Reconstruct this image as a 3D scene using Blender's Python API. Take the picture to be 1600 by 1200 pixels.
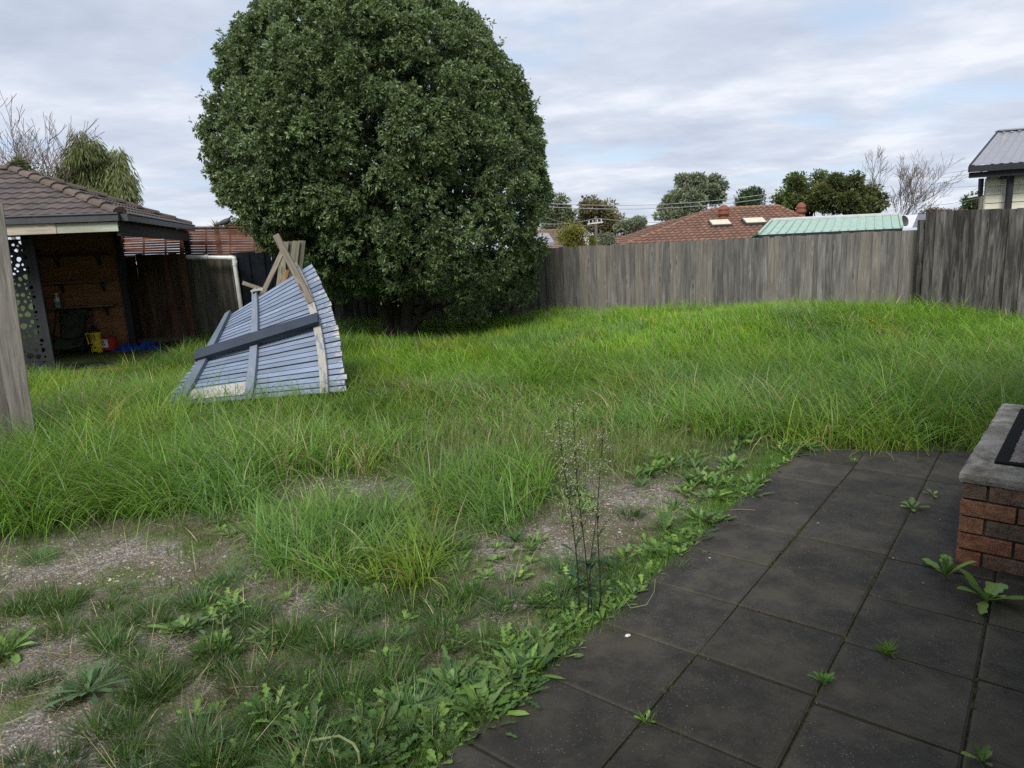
import bpy, math, random
import numpy as np
from mathutils import Vector, Matrix
from math import radians, sin, cos, pi, sqrt
rng = np.random.default_rng(7); random.seed(7)
scene = bpy.context.scene
for o in list(bpy.data.objects): bpy.data.objects.remove(o)
COL = scene.collection

# ------------------------------------------------------------------ camera
FPX, PITCH, ROLL, CH = 1063.0, radians(11.4), radians(2.7), 1.65
_fw = Vector((0, cos(PITCH), -sin(PITCH))); _rt = Vector((1, 0, 0)); _up = _rt.cross(_fw)
RT = _rt*cos(ROLL) - _up*sin(ROLL); UP = _up*cos(ROLL) + _rt*sin(ROLL)
cam = bpy.data.cameras.new('camera'); camo = bpy.data.objects.new('camera', cam); COL.objects.link(camo)
m = Matrix((( RT.x, UP.x, -_fw.x, 0), (RT.y, UP.y, -_fw.y, 0), (RT.z, UP.z, -_fw.z, CH), (0, 0, 0, 1)))
camo.matrix_world = m
cam.sensor_width = 36; cam.lens = 36*FPX/1600; cam.clip_start = .05; cam.clip_end = 3000
scene.camera = camo
def ray(x, y): return RT*((x-800)/FPX) - UP*((y-600)/FPX) + _fw
def at(x, y, Y):
    d = ray(x, y); return d*(Y/d.y) + Vector((0, 0, CH))
def gnd(x, y, z=0.0):
    d = ray(x, y); return d*((z-CH)/d.z) + Vector((0, 0, CH))
def proj(X, Y, Z):            # numpy arrays -> pixels of the 1600x1200 photograph
    v = np.stack([X, Y, Z-CH], -1)
    c = v@np.array(_fw); return 800+FPX*(v@np.array(RT))/c, 600-FPX*(v@np.array(UP))/c

# ------------------------------------------------------------------ light
SUN_EL, SUN_AZ = radians(44), radians(196)      # azimuth clockwise from +Y : behind the camera, a little left
w = bpy.data.worlds.new('World'); scene.world = w; w.use_nodes = True
nt = w.node_tree; nt.nodes.clear()
def N(t, kind, **k):
    n = t.nodes.new(kind)
    for a, v in k.items(): setattr(n, a, v)
    return n
out = N(nt, 'ShaderNodeOutputWorld'); bg = N(nt, 'ShaderNodeBackground'); bg.inputs[1].default_value = .1
sky = N(nt, 'ShaderNodeTexSky', sky_type='NISHITA', sun_disc=False, sun_elevation=SUN_EL, sun_rotation=SUN_AZ)
tc = N(nt, 'ShaderNodeTexCoord'); sp = N(nt, 'ShaderNodeSeparateXYZ'); nt.links.new(tc.outputs['Generated'], sp.inputs[0])
def mth(t, op, a, b=None, c=None, clamp=False):
    n = N(t, 'ShaderNodeMath', operation=op, use_clamp=clamp)
    for i, v in enumerate((a, b, c)):
        if v is None: continue
        if isinstance(v, (int, float)): n.inputs[i].default_value = v
        else: t.links.new(v, n.inputs[i])
    return n.outputs[0]
zz = mth(nt, 'ADD', mth(nt, 'MAXIMUM', sp.outputs[2], 0.0), .13)
cb = N(nt, 'ShaderNodeCombineXYZ')
nt.links.new(mth(nt, 'DIVIDE', sp.outputs[0], zz), cb.inputs[0]); nt.links.new(mth(nt, 'DIVIDE', sp.outputs[1], zz), cb.inputs[1])
def noise(t, vec, scale, detail=5, rough=.55, dist=0.0):
    n = N(t, 'ShaderNodeTexNoise'); n.inputs['Scale'].default_value = scale; n.inputs['Detail'].default_value = detail
    n.inputs['Roughness'].default_value = rough; n.inputs['Distortion'].default_value = dist
    if vec is not None: t.links.new(vec, n.inputs['Vector'])
    return n.outputs['Fac']
def ramp(t, fac, stops, interp='LINEAR'):
    n = N(t, 'ShaderNodeValToRGB'); n.color_ramp.interpolation = interp
    e = n.color_ramp.elements
    while len(e) > 1: e.remove(e[-1])
    e[0].position = stops[0][0]; c = stops[0][1]; e[0].color = (*c, 1) if len(c) == 3 else c
    for p, c in stops[1:]:
        x = e.new(p); x.color = (*c, 1) if len(c) == 3 else c
    t.links.new(fac, n.inputs[0]); return n.outputs[0]
def mix(t, fac, a, b, blend='MIX'):
    n = N(t, 'ShaderNodeMix', data_type='RGBA', blend_type=blend)
    for s, v in ((n.inputs[0], fac), (n.inputs[6], a), (n.inputs[7], b)):
        if isinstance(v, (int, float)): s.default_value = v
        elif isinstance(v, tuple): s.default_value = (*v, 1) if len(v) == 3 else v
        else: t.links.new(v, s)
    return n.outputs[2]
cmap = N(nt, 'ShaderNodeMapping'); nt.links.new(cb.outputs[0], cmap.inputs[0])
cmap.inputs['Scale'].default_value = (.8, 1.0, 1); cmap.inputs['Location'].default_value = (3.1, .6, 0); cmap.inputs['Rotation'].default_value = (0, 0, .25)
n1 = noise(nt, cmap.outputs[0], 1.2, 8, .5, .25)
n2 = noise(nt, cmap.outputs[0], 1.5, 7, .58, .1)
cover = ramp(nt, n1, [(.33, (0, 0, 0)), (.47, (1, 1, 1))])
ccol = ramp(nt, n2, [(.30, (3.3, 3.75, 4.6)), (.5, (4.25, 4.65, 5.4)), (.66, (5.6, 5.85, 6.35))])
skyc = mix(nt, 1.0, sky.outputs[0], (1.0, 1.0, 1.0), 'MULTIPLY')
thin = mix(nt, .6, mix(nt, 1.0, skyc, (.8, .8, .8), 'MULTIPLY'), (4.2, 5.1, 6.5))
nt.links.new(mix(nt, cover, thin, ccol), bg.inputs[0]); nt.links.new(bg.outputs[0], out.inputs[0])
sl = bpy.data.lights.new('sun', 'SUN'); sl.energy = 2.3; sl.angle = radians(24); sl.color = (1, .96, .9)
so = bpy.data.objects.new('sun', sl); COL.objects.link(so)
sd = Vector((sin(SUN_AZ)*cos(SUN_EL), cos(SUN_AZ)*cos(SUN_EL), sin(SUN_EL)))
so.rotation_euler = sd.to_track_quat('Z', 'Y').to_euler(); so.location = sd*30
scene.view_settings.view_transform = 'Standard'; scene.view_settings.look = 'None'
scene.view_settings.exposure = 0.68; scene.view_settings.gamma = 1
scene.cycles.use_denoising = False; scene.cycles.max_bounces = 6; scene.cycles.diffuse_bounces = 3; scene.cycles.transparent_max_bounces = 6
scene.cycles.caustics_reflective = False; scene.cycles.caustics_refractive = False

# ------------------------------------------------------------------ materials
def mat(name, color, rough=.8, tex=None, metallic=0.0, bump=0.0, bscale=60, spec=.3, trans=0.0, var=.12, vscale=6, stretch=(1, 1, 1), tint=0.0):
    """plain procedural material: noise variation of the base colour, optional rnd face attribute, optional bump"""
    M = bpy.data.materials.new(name); M.use_nodes = True; t = M.node_tree; b = t.nodes['Principled BSDF']
    b.inputs['Roughness'].default_value = rough; b.inputs['Metallic'].default_value = metallic
    b.inputs['Specular IOR Level'].default_value = spec
    tcn = N(t, 'ShaderNodeTexCoord'); mp = N(t, 'ShaderNodeMapping'); t.links.new(tcn.outputs['Object'], mp.inputs[0]); mp.inputs['Scale'].default_value = stretch
    f = noise(t, mp.outputs[0], vscale, 7, .6)
    lo = tuple(c*(1-var*2) for c in color); hi = tuple(min(1, c*(1+var*2)) for c in color)
    c = ramp(t, f, [(.3, lo), (.7, hi)])
    if tint > 0:
        a = N(t, 'ShaderNodeAttribute', attribute_name='rnd'); k = mth(t, 'MULTIPLY_ADD', a.outputs['Fac'], 2*tint, 1-tint)
        cc = N(t, 'ShaderNodeCombineColor');
        for i in range(3): t.links.new(k, cc.inputs[i])
        c = mix(t, 1.0, c, cc.outputs[0], 'MULTIPLY')
    if tex: c = tex(t, mp.outputs[0], c)
    t.links.new(c, b.inputs['Base Color'])
    if bump:
        bn = N(t, 'ShaderNodeBump'); bn.inputs['Strength'].default_value = bump; bn.inputs['Distance'].default_value = .01
        t.links.new(noise(t, mp.outputs[0], bscale, 4, .6), bn.inputs['Height']); t.links.new(bn.outputs[0], b.inputs['Normal'])
    return M
def wood(name, light, dark, stain=(.03, .025, .02), stain_amt=.5, tint=.35, warm=None):
    """weathered board: vertical grain in the board's own height, knots, dark streaks, per-board tone"""
    M = bpy.data.materials.new(name); M.use_nodes = True; t = M.node_tree; b = t.nodes['Principled BSDF']
    b.inputs['Roughness'].default_value = .9; b.inputs['Specular IOR Level'].default_value = .15
    g = N(t, 'ShaderNodeAttribute', attribute_name='bco')         # board coordinates (across, along, offset)
    a = N(t, 'ShaderNodeAttribute', attribute_name='rnd')
    mp = N(t, 'ShaderNodeMapping'); t.links.new(g.outputs['Vector'], mp.inputs[0]); mp.inputs['Scale'].default_value = (55, 2.2, 1)
    mp2 = N(t, 'ShaderNodeMapping'); t.links.new(g.outputs['Vector'], mp2.inputs[0]); mp2.inputs['Scale'].default_value = (12, 1.3, 1)
    mp3 = N(t, 'ShaderNodeMapping'); t.links.new(g.outputs['Vector'], mp3.inputs[0]); mp3.inputs['Scale'].default_value = (7, 1.7, 1)
    grain = noise(t, mp.outputs[0], 1.0, 6, .65, .6)
    c = ramp(t, grain, [(.3, dark), (.7, light)])
    st = ramp(t, noise(t, mp2.outputs[0], 1.0, 5, .6, .4), [(.42, (1, 1, 1)), (.62, (0, 0, 0))])
    c = mix(t, mth(t, 'MULTIPLY', st, stain_amt), c, stain)
    if warm: c = mix(t, mth(t, 'MULTIPLY', ramp(t, a.outputs['Fac'], [(.6, (0, 0, 0)), (1, (1, 1, 1))]), .6), c, warm)
    vo = N(t, 'ShaderNodeTexVoronoi'); t.links.new(mp3.outputs[0], vo.inputs['Vector']); vo.inputs['Scale'].default_value = 1
    kn = ramp(t, vo.outputs['Distance'], [(.04, (1, 1, 1)), (.13, (0, 0, 0))])
    ring = ramp(t, vo.outputs['Distance'], [(.10, (0, 0, 0)), (.17, (1, 1, 1)), (.26, (0, 0, 0))])
    c = mix(t, mth(t, 'MULTIPLY', ring, .14), c, tuple(min(1, k_*1.7) for k_ in light))
    c = mix(t, mth(t, 'MULTIPLY', kn, .65), c, stain)
    k = mth(t, 'MULTIPLY_ADD', a.outputs['Fac'], 2*tint, 1-tint); cc = N(t, 'ShaderNodeCombineColor')
    for i in range(3): t.links.new(k, cc.inputs[i])
    c = mix(t, 1.0, c, cc.outputs[0], 'MULTIPLY')
    t.links.new(c, b.inputs['Base Color'])
    bn = N(t, 'ShaderNodeBump'); bn.inputs['Strength'].default_value = .6; bn.inputs['Distance'].default_value = .006
    t.links.new(grain, bn.inputs['Height']); t.links.new(bn.outputs[0], b.inputs['Normal'])
    return M
def leafmat(name, rough=.5, trans=.35, gain=1.0, spec=.35):
    """foliage: colour comes from the per-leaf attribute, part of the light passes through"""
    M = bpy.data.materials.new(name); M.use_nodes = True; t = M.node_tree; b = t.nodes['Principled BSDF']
    a = N(t, 'ShaderNodeAttribute', attribute_name='col')
    b.inputs['Roughness'].default_value = rough; b.inputs['Specular IOR Level'].default_value = spec
    c = mix(t, 1.0, a.outputs['Color'], (gain, gain, gain), 'MULTIPLY')
    t.links.new(c, b.inputs['Base Color'])
    tr = N(t, 'ShaderNodeBsdfTranslucent'); t.links.new(mix(t, 1.0, c, (1.15, 1.2, .7), 'MULTIPLY'), tr.inputs[0])
    ms = N(t, 'ShaderNodeMixShader'); ms.inputs[0].default_value = trans
    t.links.new(b.outputs[0], ms.inputs[1]); t.links.new(tr.outputs[0], ms.inputs[2])
    t.links.new(ms.outputs[0], t.nodes['Material Output'].inputs[0]); return M

M_FENCE = wood('weathered_grey_paling', (.26, .25, .23), (.10, .096, .09), (.05, .046, .042), .5, .24, (.16, .135, .105))
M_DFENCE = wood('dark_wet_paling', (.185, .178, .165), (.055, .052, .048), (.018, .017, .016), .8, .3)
M_NEARF = wood('silver_grey_paling', (.25, .235, .21), (.105, .097, .086), (.05, .045, .04), .45, .22)
M_BROWNF = wood('brown_stained_paling', (.20, .14, .10), (.06, .03, .02), (.035, .014, .009), .75, .3, (.12, .045, .028))
M_OLIVEF = wood('grey_olive_paling', (.16, .15, .12), (.07, .064, .052), (.03, .027, .02), .5, .3)
M_PLANK = wood('old_plank_wood', (.33, .29, .23), (.13, .11, .085), (.06, .05, .04), .4, .2)
M_BEAM = wood('bleached_beam', (.62, .56, .46), (.42, .37, .29), (.2, .16, .12), .35, .12)
M_PLY = wood('plywood', (.36, .175, .085), (.22, .105, .05), (.08, .035, .02), .3, .1)
M_TIMBER = wood('yellow_timber', (.42, .26, .12), (.28, .16, .07), (.2, .1, .05), .3, .15)
M_PAINTW = wood('pale_painted_board', (.50, .53, .43), (.38, .40, .32), (.2, .17, .12), .4, .15)
M_DARK = mat('charcoal_paint', (.022, .023, .027), .6)
M_NAVY = mat('navy_paint', (.018, .022, .032), .6, var=.2, tint=.2)
M_GUTTER = mat('grey_gutter_steel', (.055, .056, .06), .45, spec=.5)
M_LATT = mat('brown_lattice', (.14, .06, .035), .7, var=.25, tint=.3)
M_PVC = mat('white_pvc', (.62, .63, .62), .35, spec=.5, var=.06)
M_BLACKP = mat('black_plastic', (.012, .012, .013), .4, spec=.5)
M_YELLOW = mat('yellow_plastic', (.62, .48, .02), .35, spec=.5, var=.05)
M_RED = mat('red_paint', (.38, .03, .02), .4, var=.08)
M_WHITE = mat('white_label', (.7, .7, .68), .5, var=.05)
M_BLUETARP = mat('blue_tarp', (.012, .045, .24), .45, var=.2, bump=.6, bscale=25)
M_TEAL = mat('teal_label', (.12, .3, .32), .45)
M_OLIVE = mat('olive_canvas', (.035, .045, .025), .8, var=.2)
M_BARK = mat('bark', (.045, .038, .03), .95, bump=.8, bscale=40, var=.3, vscale=20)
M_TWIG = mat('grey_twig', (.16, .135, .12), .9)
M_CLAD = mat('cream_cladding', (.60, .59, .47), .6, var=.04)
M_STEELROOF = mat('grey_steel_roof', (.27, .27, .30), .4, metallic=.2, spec=.5, var=.05)
M_GREENROOF = mat('pale_green_steel', (.33, .46, .38), .45, spec=.4, var=.06)
M_WHITEROOF = mat('white_steel', (.6, .6, .6), .5, var=.05)
M_TERRA = mat('terracotta_vent', (.2, .075, .045), .7)
M_GLASS = mat('skylight_glass', (.62, .57, .42), .25, spec=.6, var=.08)
M_CONC = mat('grey_concrete', (.09, .09, .075), .9, bump=.5, bscale=120, var=.3, vscale=14)
M_WIRE = mat('cable', (.05, .05, .055), .6)
M_RENDER = mat('house_wall_render', (.3, .27, .23), .9)
def tilemat(name, a, b_):
    def tx(t, v, c):
        return mix(t, ramp(t, noise(t, v, 1.3, 6, .6), [(.4, (0, 0, 0)), (.65, (1, 1, 1))]), c, b_)
    return mat(name, a, .8, tx, bump=.3, bscale=50, var=.15, tint=.18)
M_TILE_G = tilemat('grey_brown_tile', (.105, .085, .078), (.075, .065, .065))
M_TILE_CAP = tilemat('brown_ridge_cap', (.135, .105, .085), (.10, .08, .068))
M_TILE_R = tilemat('red_brown_tile', (.22, .125, .088), (.16, .095, .072))
M_TILE_T = tilemat('tan_tile', (.2, .14, .10), (.15, .11, .08))
M_TILE_B = tilemat('dull_brown_tile', (.16, .10, .08), (.13, .09, .075))

# slat panel paint: flaking blue-grey, bare wood showing through near the ends
def panelmat(name, paint, bare, amt):
    M = bpy.data.materials.new(name); M.use_nodes = True; t = M.node_tree; b = t.nodes['Principled BSDF']
    b.inputs['Roughness'].default_value = .6; b.inputs['Specular IOR Level'].default_value = .3
    g = N(t, 'ShaderNodeAttribute', attribute_name='bco'); r = N(t, 'ShaderNodeAttribute', attribute_name='rnd')
    mp = N(t, 'ShaderNodeMapping'); t.links.new(g.outputs['Vector'], mp.inputs[0]); mp.inputs['Scale'].default_value = (30, 9, 1)
    n_ = noise(t, mp.outputs[0], 1, 8, .7, .5)
    pe = N(t, 'ShaderNodeAttribute', attribute_name='peel')
    k = mth(t, 'ADD', n_, mth(t, 'MULTIPLY', pe.outputs['Fac'], .3))
    flake = ramp(t, k, [(1-amt, (0, 0, 0)), (1-amt+.02, (1, 1, 1))])
    mp2 = N(t, 'ShaderNodeMapping'); t.links.new(g.outputs['Vector'], mp2.inputs[0]); mp2.inputs['Scale'].default_value = (3, 2, 1)
    p = ramp(t, noise(t, mp2.outputs[0], 1, 5, .6), [(.3, tuple(c*.78 for c in paint)), (.7, tuple(c*1.18 for c in paint))])
    kk = mth(t, 'MULTIPLY_ADD', r.outputs['Fac'], .3, .85); cc = N(t, 'ShaderNodeCombineColor')
    for i in range(3): t.links.new(kk, cc.inputs[i])
    p = mix(t, 1.0, p, cc.outputs[0], 'MULTIPLY')
    t.links.new(mix(t, flake, p, bare), b.inputs['Base Color']); return M
M_SLAT = panelmat('blue_grey_flaking_paint', (.185, .23, .315), (.42, .40, .36), .28)
M_BATTEN = panelmat('flaked_batten_paint', (.17, .20, .25), (.34, .32, .28), .40)
M_CROSS = panelmat('dark_slate_paint', (.03, .04, .06), (.3, .25, .2), .2)
M_GREY_B = panelmat('grey_blue_paint', (.13, .16, .2), (.3, .25, .2), .3)

# ------------------------------------------------------------------ mesh helpers
class MB:
    def __init__(s): s.v = []; s.f = []; s.r = []; s.bc = []; s.pe = []
    def add(s, vs, fs, r=None, bco=None, peel=0.0):
        b = len(s.v); s.v += [tuple(p) for p in vs]; r = random.random() if r is None else r
        s.f += [tuple(b+i for i in f) for f in fs]; s.r += [r]*len(fs)
        s.bc += bco if bco else [(0, 0, 0)]*len(vs); s.pe += [peel]*len(vs) if isinstance(peel, (int, float)) else peel
        return s
    def box(s, c, size, rot=None, r=None, jit=0):
        """box; board coordinates run across (shorter) and along (longest side)"""
        hx, hy, hz = [k/2 for k in size]; o = random.uniform(0, 50); vs = []; bc = []
        ax = max(range(3), key=lambda i: size[i]); ot = [i for i in range(3) if i != ax]
        for x in (-hx, hx):
            for y in (-hy, hy):
                for z in (-hz, hz):
                    p = Vector((x, y, z)); l = (x, y, z); bc.append((l[ot[0]]+l[ot[1]]+o, l[ax]+o*1.7, o))
                    if jit: p += Vector([random.uniform(-jit, jit) for _ in range(3)])
                    if rot is not None: p = rot @ p
                    vs.append(p + Vector(c))
        return s.add(vs, [(0, 1, 3, 2), (4, 6, 7, 5), (0, 4, 5, 1), (2, 3, 7, 6), (0, 2, 6, 4), (1, 5, 7, 3)], r, bc)
    def beam(s, p0, p1, wd, th, nrm=(0, 0, 1), r=None, peel=0.0, n=1, bend=0.0):
        """bar from p0 to p1, wd wide, th thick along nrm"""
        p0 = Vector(p0); p1 = Vector(p1); a = (p1-p0); L = a.length; a.normalize(); nn = Vector(nrm); nn = (nn-a*nn.dot(a)).normalized(); sd_ = a.cross(nn)
        o = random.uniform(0, 50); vs = []; bc = []; fs = []
        for i in range(n+1):
            c = p0.lerp(p1, i/n) + nn*bend*4*(i/n)*(1-i/n)
            for u, q in ((-1, -1), (1, -1), (1, 1), (-1, 1)):
                vs.append(c + sd_*u*wd/2 + nn*q*th/2); bc.append((u*wd/2+q*th/2+o, L*i/n+o*1.7, o))
        for i in range(n):
            b = i*4
            for k in range(4): fs.append((b+k, b+(k+1) % 4, b+4+(k+1) % 4, b+4+k))
        fs += [(3, 2, 1, 0), (n*4, n*4+1, n*4+2, n*4+3)]
        return s.add(vs, fs, r, bc, peel)
    def tube(s, pts, rad, n=8, cap=True, r=None):
        pts = [Vector(p) for p in pts]; rad = rad if isinstance(rad, (list, tuple)) else [rad]*len(pts)
        vs = []; fs = []; ref = Vector((.13, .27, 1)).normalized()
        for i, p in enumerate(pts):
            a = (pts[min(i+1, len(pts)-1)]-pts[max(i-1, 0)]).normalized()
            if abs(a.dot(ref)) > .95: rf = Vector((1, .1, 0))
            else: rf = ref
            u = a.cross(rf).normalized(); v = a.cross(u)
            for k in range(n): t = 2*pi*k/n; vs.append(p+(u*cos(t)+v*sin(t))*rad[i])
        for i in range(len(pts)-1):
            for k in range(n): fs.append((i*n+k, i*n+(k+1) % n, (i+1)*n+(k+1) % n, (i+1)*n+k))
        if cap: fs += [tuple(range(n-1, -1, -1)), tuple((len(pts)-1)*n+k for k in range(n))]
        return s.add(vs, fs, r)
    def lathe(s, c, prof, n=20, sx=1.0, sy=1.0, rotz=0):
        vs = []; fs = []
        for (rr, z) in prof:
            for k in range(n):
                t = 2*pi*k/n; x, y = rr*cos(t)*sx, rr*sin(t)*sy
                vs.append((c[0]+x*cos(rotz)-y*sin(rotz), c[1]+x*sin(rotz)+y*cos(rotz), c[2]+z))
        for i in range(len(prof)-1):
            for k in range(n): fs.append((i*n+k, i*n+(k+1) % n, (i+1)*n+(k+1) % n, (i+1)*n+k))
        fs += [tuple(range(n-1, -1, -1)), tuple((len(prof)-1)*n+k for k in range(n))]
        return s.add(vs, fs)
    def build(s, name, m_, parent=None, bevel=0.0, smooth=False):
        me = bpy.data.meshes.new(name); me.from_pydata(s.v, [], s.f); me.materials.append(m_)
        if s.f:
            a = me.attributes.new('rnd', 'FLOAT', 'FACE'); a.data.foreach_set('value', s.r)
            a = me.attributes.new('bco', 'FLOAT_VECTOR', 'POINT'); a.data.foreach_set('vector', np.array(s.bc, dtype=np.float32).ravel())
            a = me.attributes.new('peel', 'FLOAT', 'POINT'); a.data.foreach_set('value', s.pe)
        if smooth: me.polygons.foreach_set('use_smooth', [True]*len(me.polygons))
        o = bpy.data.objects.new(name, me); COL.objects.link(o)
        if parent is not None: o.parent = parent; o.matrix_parent_inverse = parent.matrix_world.inverted()
        if bevel: b = o.modifiers.new('bevel', 'BEVEL'); b.width = bevel; b.segments = 2; b.limit_method = 'ANGLE'
        return o
def tag(o, label=None, cat=None, group=None, kind=None):
    if label: o['label'] = label
    if cat: o['category'] = cat
    if group: o['group'] = group
    if kind: o['kind'] = kind
    return o
def thing(name, loc, label, cat, group=None):
    o = bpy.data.objects.new(name, None); COL.objects.link(o); o.location = loc; o.empty_display_size = .1
    o.matrix_world = Matrix.Translation(Vector(loc)); return tag(o, label, cat, group)

def npmesh(name, V, F, sizes, m_, col=None, parent=None):
    """mesh from numpy: V (n,3), F flat loop indices, sizes = loops of each polygon, col per vertex"""
    me = bpy.data.meshes.new(name); me.vertices.add(len(V)); me.vertices.foreach_set('co', V.astype(np.float32).ravel())
    me.loops.add(len(F)); me.loops.foreach_set('vertex_index', F.astype(np.int32))
    st = np.concatenate([[0], np.cumsum(sizes)[:-1]]).astype(np.int32)
    me.polygons.add(len(sizes)); me.polygons.foreach_set('loop_start', st)
    me.update(calc_edges=True); me.materials.append(m_)
    if col is not None:
        a = me.attributes.new('col', 'FLOAT_COLOR', 'POINT'); c4 = np.ones((len(V), 4), np.float32); c4[:, :3] = col; a.data.foreach_set('color', c4.ravel())
    o = bpy.data.objects.new(name, me); COL.objects.link(o)
    if parent is not None: o.parent = parent; o.matrix_parent_inverse = parent.matrix_world.inverted()
    return o

# ------------------------------------------------------------------ ground height
def vnoise(x, y, s, seed=0):
    """smooth value noise in numpy"""
    x = np.asarray(x)*s+seed*17.3; y = np.asarray(y)*s+seed*9.1
    xi = np.floor(x); yi = np.floor(y); fx = x-xi; fy = y-yi; fx = fx*fx*(3-2*fx); fy = fy*fy*(3-2*fy)
    def h(a, b): v = np.sin(a*127.1+b*311.7+seed*74.7)*43758.5453; return v-np.floor(v)
    return (h(xi, yi)*(1-fx)+h(xi+1, yi)*fx)*(1-fy)+(h(xi, yi+1)*(1-fx)+h(xi+1, yi+1)*fx)*fy
def sstep(a, b, x): t = np.clip((x-a)/(b-a), 0, 1); return t*t*(3-2*t)
def gz(x, y):
    x = np.asarray(x, float); y = np.asarray(y, float)
    z = .30*np.exp(-((x-4.3)/2.9)**2-((y-10.0)/1.9)**2)+.26*sstep(7.5, 12.5, y)*sstep(-1.5, 1.5, x)*sstep(9, 6.5, x)
    z = z+(vnoise(x, y, .9, 1)-.5)*.08*sstep(3.5, 6, y)+(vnoise(x, y, 2.6, 2)-.5)*.03
    z = z+.10*sstep(6, 10, y)*sstep(1, -3, x)
    far = sstep(17.5, 30, y)
    return z*(1-far)-1.9*far-.035
# patio frame: paver grid
PD = Vector((cos(radians(51.4)), sin(radians(51.4)), 0)); PN = Vector((PD.y, -PD.x, 0)); PO = Vector((.69, 2.46, 0)); PM = .452
def patio_uv(x, y): return ((x-PO.x)*PD.x+(y-PO.y)*PD.y)/PM, ((x-PO.x)*PN.x+(y-PO.y)*PN.y)/PM
KB0, KB1 = gnd(1225, 703), gnd(1640, 712)              # back edge of the patio
def in_patio(x, y):
    u, v = patio_uv(x, y); d = KB1-KB0
    side = (x-KB0.x)*d.y-(y-KB0.y)*d.x                # >0 : camera side
    return (v > -1.0) & (side > 0)

def build_ground():
    xs = np.concatenate([np.linspace(-400, -22, 18), np.linspace(-20, -5.2, 60), np.linspace(-5, 6, 180), np.linspace(6.2, 24, 70), np.linspace(26, 400, 18)])
    ys = np.concatenate([np.linspace(-60, -1.5, 10), np.linspace(-1.2, 7, 130), np.linspace(7.1, 20, 110), np.linspace(20.5, 60, 40), np.linspace(64, 1500, 30)])
    X, Y = np.meshgrid(xs, ys); Z = gz(X, Y); V = np.stack([X, Y, Z], -1).reshape(-1, 3)
    nx, ny = len(xs), len(ys); i = np.arange(nx-1); j = np.arange(ny-1); I, J = np.meshgrid(i, j)
    a = (J*nx+I).ravel(); F = np.stack([a, a+1, a+nx+1, a+nx], -1).ravel()
    M = bpy.data.materials.new('soil_and_gravel'); M.use_nodes = True; t = M.node_tree; b = t.nodes['Principled BSDF']
    b.inputs['Roughness'].default_value = .95; b.inputs['Specular IOR Level'].default_value = .15
    tcn = N(t, 'ShaderNodeTexCoord'); ob = tcn.outputs['Object']
    vo = N(t, 'ShaderNodeTexVoronoi'); t.links.new(ob, vo.inputs['Vector']); vo.inputs['Scale'].default_value = 95
    sep = N(t, 'ShaderNodeSeparateColor'); t.links.new(vo.outputs['Color'], sep.inputs[0])
    grav = ramp(t, sep.outputs[0], [(0, (.10, .085, .072)), (.35, (.20, .175, .15)), (.7, (.33, .30, .265)), (1, (.48, .46, .42))])
    grav = mix(t, ramp(t, noise(t, ob, 40, 4, .6), [(.4, (0, 0, 0)), (.7, (1, 1, 1))]), grav, (.12, .10, .08))
    soil = ramp(t, noise(t, ob, 9, 8, .7), [(.3, (.09, .07, .05)), (.7, (.21, .175, .135))])
    moss = ramp(t, noise(t, ob, 22, 6, .7), [(.35, (.06, .085, .025)), (.7, (.17, .19, .085))])
    c = mix(t, ramp(t, noise(t, ob, 1.5, 5, .6), [(.40, (0, 0, 0)), (.56, (1, 1, 1))]), grav, soil)
    c = mix(t, ramp(t, noise(t, ob, 2.7, 7, .65), [(.50, (0, 0, 0)), (.62, (1, 1, 1))]), c, moss)
    sp_ = N(t, 'ShaderNodeSeparateXYZ'); t.links.new(ob, sp_.inputs[0])
    g = mix(t, ramp(t, mth(t, 'MULTIPLY', sp_.outputs[1], .1), [(.42, (0, 0, 0)), (.56, (1, 1, 1))]), c, (.05, .075, .02))
    t.links.new(g, b.inputs['Base Color'])
    bn = N(t, 'ShaderNodeBump'); bn.inputs['Strength'].default_value = .8; bn.inputs['Distance'].default_value = .012
    t.links.new(mth(t, 'ADD', vo.outputs['Distance'], noise(t, ob, 60, 4, .6)), bn.inputs['Height']); t.links.new(bn.outputs[0], b.inputs['Normal'])
    tag(npmesh('ground', V, F, np.full(len(a), 4), M), kind='structure')
build_ground()

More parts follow.
